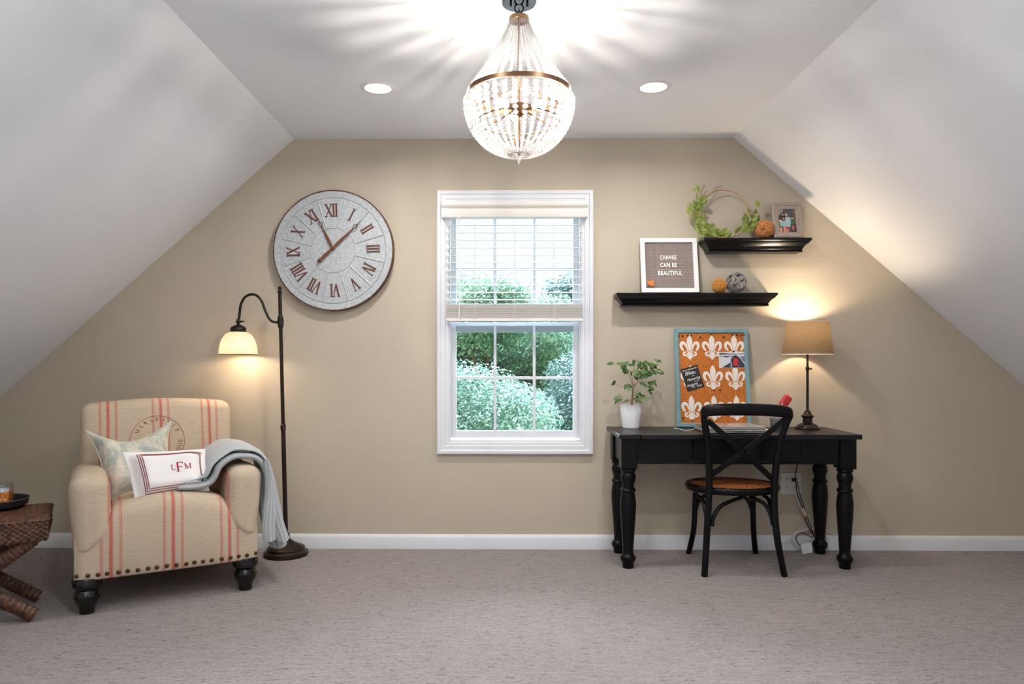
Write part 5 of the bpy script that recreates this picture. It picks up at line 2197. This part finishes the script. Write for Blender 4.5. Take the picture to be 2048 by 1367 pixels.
def fleur(w, h):
    """fleur-de-lis stencil shape, centred, in x-z"""
    mb = MB()
    T = .0006
    # centre petal
    pts = [(0, h * .5), (0, h * .44), (0, h * .36), (0, h * .26), (0, h * .16), (0, h * .06), (0, -h * .02), (0, -h * .13)]
    stroke(mb, pts, [w * .03, w * .15, w * .25, w * .30, w * .28, w * .20, w * .13, w * .09], T)
    mb.box(-w * .22, w * .22, -T, 0, -h * .175, -h * .145)
    # foot
    stroke(mb, [(0, -h * .19), (0, -h * .30), (0, -h * .38), (0, -h * .41), (0, -h * .5)], [w * .13, w * .17, w * .36, w * .22, w * .02], T)
    for sx in (-1, 1):
        side = [(.09, -.13), (.13, -.03), (.20, .10), (.31, .19), (.41, .175), (.455, .08), (.43, -.02), (.37, -.085), (.32, -.135)]
        ws = [.06, .09, .12, .155, .165, .15, .12, .10, .04]
        sm = bez([(a, b, 0) for a, b in side], 3)
        wi = [ws[min(len(ws) - 1, int(i / 3))] + (ws[min(len(ws) - 1, int(i / 3) + 1)] - ws[min(len(ws) - 1, int(i / 3))]) * ((i % 3) / 3) for i in range(len(sm))]
        stroke(mb, [(sx * p.x * w, p.y * h) for p in sm], [k * w for k in wi], T)
        low = [(.08, -.19), (.13, -.27), (.20, -.325), (.28, -.315), (.325, -.26), (.30, -.205), (.24, -.20), (.225, -.235)]
        lw_ = [.05, .07, .09, .095, .09, .08, .06, .02]
        sm = bez([(a, b, 0) for a, b in low], 3)
        wi = [lw_[min(len(lw_) - 1, int(i / 3))] for i in range(len(sm))]
        stroke(mb, [(sx * p.x * w, p.y * h) for p in sm], [k * w for k in wi], T)
    return mb


fle = None
iw3, ih3 = cw_ - 2 * cf, chh - 2 * cf
for r_ in range(3):
    for c_ in range(3):
        x = (-.327 + .338 * c_) * iw3 - .001
        z = cf + ih3 * (.835 - .335 * r_)
        if fle is None:
            fle = fleur(.112, .146).build('fleur_de_lis', 'fleur', cbd, smooth=False)
            o = fle
        else:
            o = inst(fle, cbd)
        o.location = (x, -.0052, z)


def on_board(px, py, out=0.0):
    """board-local x,z of the point the photograph shows there"""
    mw = cbd.matrix_basis
    inv = mw.inverted()
    o_, d_ = inv @ Vector((0, -CAM_D, CAM_H)), inv.to_3x3() @ ray(px, py)
    t = (-.005 - o_.y) / d_.y
    p = o_ + d_ * t
    return p.x, p.z


def board_thing(name, label, cat, x, z, out, roll=0.0):
    o = thing(name, label, cat, tuple(cbd.matrix_basis @ Vector((x, out, z))))
    o.rotation_euler = (cbd.matrix_basis.to_3x3() @ Matrix.Rotation(roll, 3, 'Y')).to_euler()
    return o


# travel snapshot
a_, b_ = on_board(1438.5, 735.5), on_board(1490.5, 703.5)
sw, sh_ = b_[0] - a_[0], b_[1] - a_[1]
snap = board_thing('travel_snapshot', 'pinned snapshot of a red-backpacked hiker by water', 'photograph', (a_[0] + b_[0]) / 2, a_[1], -.0068)
MB().box(-sw / 2, sw / 2, -.0005, 0, 0, sh_).build('photo_paper', 'paper', snap, smooth=False)
printed('photo_print', [((214, 216, 222), rect(.015, .02, .985, .98)), ((232, 234, 238), rect(.015, .90, .985, .98)), ((98, 102, 112), [(.015, .82), (.3, .84), (.6, .84), (.985, .88), (.985, .95), (.7, .88), (.4, .90), (.2, .96), (.015, .96)]),
                        ((128, 132, 142), rect(.015, .70, .6, .76)), ((84, 88, 98), ell(.28, .70, .10, .05)), ((58, 58, 70), [(.1, .02), (.2, .12), (.42, .34), (.46, .62), (.58, .74), (.75, .70), (.84, .5), (.95, .2), (.95, .02)]),
                        ((118, 122, 130), [(.8, .72), (.985, .74), (.985, .30), (.88, .46)]), ((40, 40, 50), ell(.62, .70, .09, .09)), ((216, 38, 46), [(.53, .16), (.69, .15), (.70, .5), (.67, .62), (.57, .63), (.54, .5)]), ((190, 40, 90), ell(.74, .13, .05, .05)),
                        ((150, 156, 178), [(.41, .04), (.48, .04), (.48, .34), (.43, .38)])], sw, sh_, -.0005, snap)
# chalkboard quote card
tl_, tr2, bl2, br2 = on_board(1359.5, 739.5), on_board(1393, 729.5), on_board(1376, 783), on_board(1408, 772.5)
roll = math.atan2(tl_[1] - tr2[1], tr2[0] - tl_[0])
kw = math.hypot(tr2[0] - tl_[0], tr2[1] - tl_[1])
kh = math.hypot(tl_[0] - bl2[0], tl_[1] - bl2[1])
card = board_thing('quote_card', 'tilted black chalk-lettered quote card on the cork board', 'card', (bl2[0] + br2[0]) / 2, (bl2[1] + br2[1]) / 2, -.0068, roll)
MB().box(-kw / 2, kw / 2, -.0008, 0, 0, kh).build('card_stock', pm('black_card', S(44, 42, 42), .8, var=.15, vscale=90), card, smooth=False)
for s, sz, x, z, sh2_ in (('Every leaf speaks', .0135, 0, .90, .3), ('Bliss', .030, -.012, .745, .35), ('to me', .008, .006, .60, .2), ('Fluttering', .0215, .004, .46, .35), ('from the', .0085, .018, .345, .2), ('Autumn', .021, -.014, .235, .35), ('Tree', .018, .022, .115, .35)):
    me = text_mesh(s, sz, .0001, sh2_, .95, name='chalk_lettering')
    mesh_obj('chalk_lettering', me, 'letter', card, Matrix.Translation((x, -.0010, kh * z)) @ STAND)
for x0_, z0_ in ((.018, .66), (-.012, .10)):
    sw_ = MB()
    for k in range(3):
        stroke(sw_, [(x0_ - .012, kh * z0_ + .005 * k), (x0_, kh * z0_ + .003 + .005 * k), (x0_ + .012, kh * z0_ - .002 + .005 * k)], [.0005, .0020, .0006], .0001, -.0010)
    tag(sw_.build('chalk_flourish', 'letter', card, smooth=False), None, None, kind='stuff')
# push pins
pins = [((1357, 672), 'leftmost pin of the top row'), ((1364.5, 672), 'second pin from the left in the top row'), ((1375, 671), 'on the tip of the top left fleur-de-lis'), ((1382, 671), 'just right of the top left fleur-de-lis'),
        ((1400, 674.5), 'between the first two top fleurs-de-lis'), ((1422.6, 669), 'on the tip of the top middle fleur-de-lis'), ((1446.5, 674.5), 'between the last two top fleurs-de-lis'), ((1464, 670), 'just left of the top right fleur-de-lis tip'),
        ((1473, 670), 'just right of the top right fleur-de-lis tip'), ((1480.6, 670.6), 'second pin from the right in the top row'), ((1487, 669.5), 'rightmost pin of the top row'), ((1466, 702.5), 'holding the travel snapshot'),
        ((1427, 780), 'below the middle fleur-de-lis'), ((1440, 780), 'alone right of the pin below the middle fleur-de-lis'), ((1365.7, 835.7), 'lowest left corner of the board'), ((1384, 840), 'just below the bottom left fleur-de-lis')]
for (px, py), where in pins:
    x, z = on_board(px, py)
    t = board_thing('push_pin', 'black push pin in the cork board, ' + where, 'pin', x, z, -.0053 - (.0025 if 'snapshot' in where else 0))
    t['group'] = 'black push pins in the cork board'
    disc_y(MB(), [(.0001, 0), (.0042, 0), (.0044, -.0015), (.0022, -.003), (.0020, -.009), (.0040, -.011), (.0042, -.0125), (.0001, -.013)], 12).build('pin_head', 'pin', t)

# ================================================================== table lamp
TLY = -.152
tlx = P(1615, 700, TLY).x
tl = thing('table_lamp', 'lit table lamp with dark pewter stem and taupe linen shade', 'lamp', (tlx, TLY, DZ))
MB().lathe([(.001, 0), (.068, 0), (.070, .004), (.069, .009), (.060, .012), (.057, .017), (.045, .026), (.030, .032), (.026, .036), (.026, .062), (.030, .066), (.036, .071), (.036, .075), (.028, .079), (.020, .088), (.0175, .094), (.0175, .101), (.010, .104), (.001, .105)], 40, cap0=False, cap1=False).build('base', 'pewter', tl, angle=25)
zst = P(1615, 735, TLY).z - DZ
zbt = P(1615, 708, TLY).z - DZ
ztp = P(1615, 643.5, TLY).z - DZ
MB().tube([(0, 0, .10), (0, 0, zst)], .0075, 14).build('stem', 'pewter', tl)
MB().lathe([(.009, zst - .016), (.0105, zst - .012), (.0105, zst + .004), (.006, zst + .008), (.0055, zbt + .03)], 16).build('stem_sleeve', 'pewter', tl)
kn = MB()
kn.tube([(.008, 0, zst - .006), (.016, 0, zst - .006)], .0025, 8)
kn.ball((.019, 0, zst - .006), .006, 10, 8)
kn.build('height_knob', 'pewter', tl)
rb_, rt_ = 48.5 / FPX * (CAM_D + TLY) * .985, 39.0 / FPX * (CAM_D + TLY) * .985
sg = 56
sh3 = MB()
sh3.loft([[(r * math.cos(2 * PI * j / sg), r * math.sin(2 * PI * j / sg), z) for j in range(sg)] for r, z in ((rb_, zbt), ((rb_ + rt_) / 2, (zbt + ztp) / 2), (rt_, ztp))], False, False)
sh3.build('lamp_shade', 'shade_linen', tl, angle=180)
for r, z in ((rb_, zbt), (rt_, ztp)):
    MB().tube([(r * math.cos(2 * PI * k / sg), r * math.sin(2 * PI * k / sg), z) for k in range(sg)], .0022, 6, True).build('shade_trim', 'shade_lining', tl)
sp_ = MB()
for k in range(3):
    a = 2 * PI * k / 3 + .3
    sp_.tube([(0, 0, zbt + .03), (rb_ * math.cos(a), rb_ * math.sin(a), zbt + .001)], .0014, 5)
sp_.build('shade_carrier', 'pewter', tl)
MB().lathe([(.012, zbt + .028), (.013, zbt + .034), (.013, zbt + .058), (.010, zbt + .062)], 14).build('bulb_socket', 'pewter', tl)
MB().ball((0, 0, zbt + .092), .030, 16, 12, (1, 1, 1.15)).build('bulb', 'bulb_soft', tl)
light('table_lamp_light', 'POINT', 7.0, (1.0, .78, .54), (0, 0, zbt + .128), parent=tl, shadow_soft_size=.03)

# ================================================================== potted ficus
FY = -.125
fx = P(1261.5, 850, FY).x
fp = thing('potted_ficus', 'small weeping fig in a white ribbed-rim pot on the desk', 'plant', (fx, FY, DZ))
fo_ = fp.location.copy()
zr = P(1261, 808, FY).z - DZ
rt3, rb3 = 22.5 / FPX * (CAM_D + FY), 17 / FPX * (CAM_D + FY)
pot = MB()
nsg = 80
pp = [(.001, 0), (rb3 - .003, 0), (rb3, .004), (rb3 + (rt3 - rb3) * .62, zr * .66), (rb3 + (rt3 - rb3) * .70, zr * .69), (rt3 - .001, zr * .96), (rt3, zr), (rt3 - .004, zr), (rt3 - .006, zr - .018), (.001, zr - .018)]
rings = []
for i, (r, z) in enumerate(pp):
    ring_ = []
    for j in range(nsg):
        rr = r * (1 - (.045 if j % 2 else 0)) if i in (4, 5) else r
        ring_.append((rr * math.cos(2 * PI * j / nsg), rr * math.sin(2 * PI * j / nsg), z))
    rings.append(ring_)
pot.loft(rings, False, False)
pot.build('pot', 'white_ceramic', fp, angle=25)
MB().lathe([(.001, zr - .010), (rt3 - .007, zr - .012), (rt3 - .007, zr - .017), (.001, zr - .017)], 24, cap0=False, cap1=False).build('soil', 'soil', fp)
gp = lambda cx, cy, dy=0.0: P(1210 + cx * .117, 710 + cy * .117, FY + dy) - fo_
tk_ = bez([gp(455, 860), gp(465, 740), gp(475, 640), gp(475, 570)], 6)
MB().tube(tk_, [.0062 - .002 * i / len(tk_) for i in range(len(tk_))], 8).build('trunk', 'bark', fp)
brs = [[(475, 580), (460, 480), (420, 350), (350, 260), (250, 165), (100, 150)], [(470, 570), (470, 450), (460, 340), (500, 200), (520, 130)], [(480, 580), (510, 460), (530, 380), (600, 260), (680, 150)], [(480, 570), (540, 480), (620, 380), (740, 260), (860, 150), (920, 90)],
       [(500, 520), (600, 440), (740, 470), (840, 540)], [(480, 640), (400, 560), (280, 540), (150, 470)], [(470, 700), (560, 680), (700, 750)], [(455, 760), (350, 800), (250, 780), (170, 730)], [(640, 360), (780, 320), (980, 290)], [(520, 400), (570, 330), (560, 240)], [(460, 760), (540, 770), (600, 800)]]
rng = random.Random(11)
for br in brs:
    q_ = bez([gp(x, y, rng.uniform(-.02, .02) * (i / len(br))) for i, (x, y) in enumerate(br)], 5)
    MB().tube(q_, [.0019 * (1 - .65 * i / len(q_)) for i in range(len(q_))], 6).build('branch', 'bark', fp)
fpos = [(100, 140), (255, 143), (310, 195), (330, 230), (380, 280), (440, 165), (490, 110), (365, 130), (580, 165), (640, 140), (685, 115), (600, 200), (700, 190), (620, 230), (660, 280), (720, 290), (780, 300), (820, 220), (800, 155), (870, 80), (930, 95), (875, 165), (915, 250), (985, 290), (945, 310), (865, 290), (520, 380), (550, 250), (640, 350), (690, 370), (740, 340), (770, 335), (650, 475), (690, 510), (790, 460), (850, 460), (780, 500), (750, 540), (800, 580), (755, 600), (155, 465), (135, 500), (350, 530), (370, 550), (430, 530), (430, 590), (565, 625), (600, 665), (545, 675), (550, 710), (620, 730), (715, 750), (655, 695), (600, 800), (540, 780), (185, 730), (205, 780), (265, 760), (370, 775), (500, 740), (530, 330), (610, 380), (670, 330), (600, 300), (450, 320), (300, 210), (700, 240)]
lp2 = None
fpos += [(x + rng.uniform(-45, 45), y + rng.uniform(-40, 40)) for x, y in fpos if 300 < x < 880][:34]
for x, y in fpos:
    p = gp(x, y, rng.uniform(-.045, .03))
    sx = 1 if x > 480 else -1
    d = Vector((sx * rng.uniform(.1, 1) + rng.uniform(-.3, .3), rng.uniform(-.5, .3), rng.uniform(-.9, .5))).normalized()
    f = Vector((rng.uniform(-.6, .6), -.8, rng.uniform(.0, .9)))
    k = rng.uniform(.75, 1.2)
    if lp2 is None:
        lp2 = leaf_proto('leaf', .036, .0175, 'ficus_leaf', fp)
        o = lp2
    else:
        o = inst(lp2, fp)
    o.location = p - d * .014 * k
    if o.location.y + d.y * .03 > .11:
        o.location.y -= .03
    o.rotation_euler = leaf_rot(d, f)
    o.scale = (k, k, k)

# ================================================================== laptops, papers, pot of stationery
lx0, lx1 = P(1386, 854, -.17).x, P(1545, 866, -.425).x
lp1 = thing('silver_laptop', 'closed silver laptop with dark underside lying flat on the desk, bottom of the stack', 'laptop', ((lx0 + lx1) / 2, -.305, DZ))
W2, D2 = (lx1 - lx0) / 2, .122
soft_box(MB(), (W2, D2, .0042), .004, 6, None, (0, 0, .0056)).build('base', 'silver', lp1, angle=50)
soft_box(MB(), (W2, D2, .0026), .0024, 6, None, (0, 0, .0130)).build('lid', 'silver', lp1, angle=50)
MB().box(-.03, .03, -D2 - .0004, -D2 + .004, .0086, .0102).build('thumb_notch', 'dark_plastic', lp1, smooth=False)
for sx in (-1, 1):
    for sy in (-1, 1):
        MB().lathe([(.001, 0), (.006, 0), (.006, .0016), (.001, .0016)], 10, (sx * (W2 - .03), sy * (D2 - .03), 0), cap0=False, cap1=False).build('rubber_foot', 'dark_plastic', lp1)
papers = thing('paper_sheets', 'white paper sheets slipped between the two laptops', 'papers', ((lx0 + lx1) / 2 + .012, -.30, DZ + .0158))
for k in range(3):
    o = MB().box(-.15, .15, -.105, .105, .0007 * k, .0007 * k + .0005).build('sheet', 'paper', papers, smooth=False)
    o.rotation_euler = (0, 0, R(1.5 * k - 1))
nt = thing('sticky_note', 'small pale yellow note sticking out right of the laptops', 'note', (lx1 - .018, -.385, DZ + .0183))
o = MB().box(-.026, .026, -.020, .020, 0, .0008).build('note_paper', 'note', nt, smooth=False)
o.rotation_euler = (0, 0, R(-8))
ux0, ux1 = P(1391, 848, -.16).x, P(1533, 858, -.41).x
lp3 = thing('upper_laptop', 'closed silver laptop with a pale apple-shaped lid logo, top of the stack', 'laptop', ((ux0 + ux1) / 2, -.285, DZ + .0192))
W3, D3 = (ux1 - ux0) / 2, .122
soft_box(MB(), (W3, D3, .0042), .004, 6, None, (0, 0, .0046)).build('base', 'silver', lp3, angle=50)
soft_box(MB(), (W3, D3, .0026), .0024, 6, None, (0, 0, .0118)).build('lid', 'silver', lp3, angle=50)
lg_ = MB()
lg_.prism([(p[0], p[1]) for p in [(.000, -.013), (.006, -.0155), (.012, -.011), (.0145, -.002), (.012, .001), (.0115, .006), (.013, .009), (.008, .012), (.002, .0105), (-.003, .0105), (-.009, .012), (-.0145, .007), (-.0155, -.001), (-.012, -.011), (-.006, -.0155)]], .0144, .0148, 'z')
lg_.build('lid_logo', 'letter', lp3, smooth=False)
lg2 = MB()
lg2.prism([(0, .0125), (.004, .0135), (.006, .019), (.001, .0175)], .0144, .0148, 'z')
lg2.build('lid_logo_leaf', 'letter', lp3, smooth=False)
cpy = -.225
cpx = P(1553.5, 850, cpy).x
cup = thing('galvanised_pot', 'small galvanised metal pot of stationery behind the chair', 'pot', (cpx, cpy, DZ))
zc_ = P(1553, 835.5, cpy).z - DZ
MB().lathe([(.001, 0), (.029, 0), (.030, .002), (.037, zc_ - .004), (.0395, zc_ - .003), (.0395, zc_), (.036, zc_), (.0285, .004), (.001, .003)], 32, cap0=False, cap1=False).build('body', 'zinc', cup)
stp = thing('red_stapler', 'red stapler standing tilted in the galvanised pot', 'stapler', (cpx - .006, cpy, DZ + .008))
hc = P(1571, 802, cpy) - stp.location
sa = math.atan2(hc.x, hc.z)
sd_ = hc.length
stp.rotation_euler = (0, sa, 0)
hm = soft_box(MB(), (.024, .014, .036), .013, 6, None)
hm.xf(Matrix.Translation((0, 0, sd_)) @ Matrix.Rotation(R(34) - sa, 4, 'Y'))
hm.build('head_cover', 'red_plastic', stp, angle=180)
MB().box(-.008, .008, -.006, .006, .004, sd_ - .02).build('arm', 'silver', stp, bevel=.003)
MB().tube([(-.018, -.013, sd_ - .034), (-.016, -.014, sd_ - .016)], .003, 8).build('spring_pin', 'letter', stp)
wire = thing('white_charging_cable', 'thin white cable curling under the cork board onto the desk', 'cable', P(1353, 850, -.10))
pts = bez([F(1349, 856, DZ + .003) + Vector((0, .01, 0)), F(1358, 857, DZ + .003), F(1370, 860, DZ + .003), F(1383, 859, DZ + .003), F(1389, 857, DZ + .003)], 8)
MB().tube([p + Vector((0, .0, .0)) for p in pts], .0022, 6).build('cord', 'cord_white', wire, off=wire.location)

# ================================================================== outlet and cords under the desk
o0, o1 = P(1562.5, 987.5, -.004), P(1602.5, 945, -.004)
ot = thing('wall_outlet', 'white double wall outlet plate low under the desk', 'outlet', ((o0.x + o1.x) / 2, 0, (o0.z + o1.z) / 2))
ow, oh = (o1.x - o0.x) / 2, (o1.z - o0.z) / 2
MB().box(-ow, ow, -.006, 0, -oh, oh).build('plate', 'plate', ot, bevel=.003)
for sx in (-1, 1):
    rc = MB().box(sx * ow * .42 - .017, sx * ow * .42 + .017, -.009, -.005, -oh * .72, oh * .72).build('receptacle', 'plate', ot, bevel=.002)
    for sz in (-1, 1):
        c0 = (sx * ow * .42, sz * oh * .36)
        for dx in (-.0065, .0065):
            MB().box(c0[0] + dx - .0016, c0[0] + dx + .0016, -.0093, -.0085, c0[1], c0[1] + .009).build('slot', 'outlet_dark', rc, smooth=False)
        disc_y(MB(), [(.0001, -.0093), (.0028, -.0093), (.0028, -.0085)], 10).xf(Matrix.Translation((c0[0], 0, c0[1] - .007))).build('ground_hole', 'outlet_dark', rc, smooth=False)


def cordt(name, label, pts, r, mat, plug=None, extra=None):
    b0 = Vector(pts[0])
    t = thing(name, label, 'cord', b0)
    MB().tube(bez(pts, 7), r, 7).build('cord', mat, t, off=b0)
    if plug:
        plug(t, b0)
    return t


pg = P(1589.5, 959.5, -.03)


def plug1(t, b0):
    MB().box(pg.x - .012, pg.x + .012, -.034, -.0095, pg.z - .010, pg.z + .010).build('plug', 'dark_plastic', t, off=b0, bevel=.004)


cordt('black_lamp_cord', 'black cord from behind the desk down to the outlet plug', [P(1596, 905, -.028), P(1594, 930, -.03), P(1591, 950, -.034), P(1590, 959, -.036)], .003, 'dark_plastic', plug1)
cordt('black_adapter_cord', 'black doubled cord running from the outlet to the floor by the desk leg', [P(1592, 962, -.036), P(1594, 985, -.035), P(1601, 1005, -.035), P(1607, 1022, -.035), P(1612, 1040, -.036), P(1620, 1058, -.038), P(1628, 1070, -.03), P(1641, 1085, -.026), P(1655, 1096, -.026)], .0032, 'dark_plastic')
cordt('black_loop_cord', 'thin black cord looping beside the white adapter', [P(1595, 962, -.044), P(1599, 985, -.044), P(1605, 1003, -.044), P(1611, 1022, -.044), P(1617, 1040, -.044), P(1624, 1060, -.046), P(1626, 1074, -.046), P(1603, 1065, -.046), P(1592, 1076, -.046), P(1602, 1092, -.05), P(1618, 1096, -.06)], .0026, 'dark_plastic')
cordt('white_outlet_cord', 'white cord dropping from the lower outlet socket', [P(1586, 974, -.012), P(1591, 982, -.040), P(1597, 1003, -.050), P(1604, 1020, -.050), P(1609, 1028, -.050)], .0024, 'cord_white')
sl_ = P(1609, 1024, -.045)
slv = thing('cord_sleeve', 'pale pink sleeve bundling the cords under the desk', 'cord sleeve', sl_)
a_, b_ = P(1605.5, 1016, -.044), P(1611, 1031, -.044)
sv = MB()
sv.tube([a_, b_], .0105, 14)
sv.build('sleeve', 'sleeve', slv, off=sl_, angle=50)
ad = F(1613, 1091)
adp = thing('power_adapter', 'white square power adapter among coiled cables under the desk', 'power adapter', (P(1613, 1080, -.075).x, -.085, 0))
ab = soft_box(MB(), (.030, .014, .030), .006, 5, None, (0, 0, .032))
ab.xf(Matrix.Rotation(R(-10), 4, 'Y'))
for i, p in enumerate(ab.v):
    ab.v[i] = (p[0], p[1], max(0.0005, p[2]))
ab.build('body', 'white_ceramic', adp, angle=60)
lcx = P(1624, 1079, -.055)
coil = thing('coiled_white_cable', 'coiled white cable standing against the baseboard behind the desk leg', 'cable', (lcx.x, -.020, .0))
for k, (rx, rz, dx, dz, dy) in enumerate(((.108, .062, 0, .067, 0), (.102, .058, .006, .063, -.003), (.098, .060, -.008, .064, -.006))):
    pts = [(dx + rx * math.cos(2 * PI * j / 40), dy + .0025 * math.sin(2 * PI * j / 40 + k), dz + rz * math.sin(2 * PI * j / 40)) for j in range(40)]
    MB().tube(pts, .0023, 6, True).build('loop', 'cord_white', coil)
MB().tube(bez([(-.10, 0, .06), (-.15, .001, .045), (-.20, .002, .055), (-.235, .002, .075)], 8), .0018, 6).build('tail', 'cord_white', coil)
MB().tube(bez([(.03, .002, .130), (.09, .002, .128), (.14, .002, .095), (.17, .002, .06), (.20, .001, .03)], 8), .0018, 6).build('tail', 'cord_white', coil)
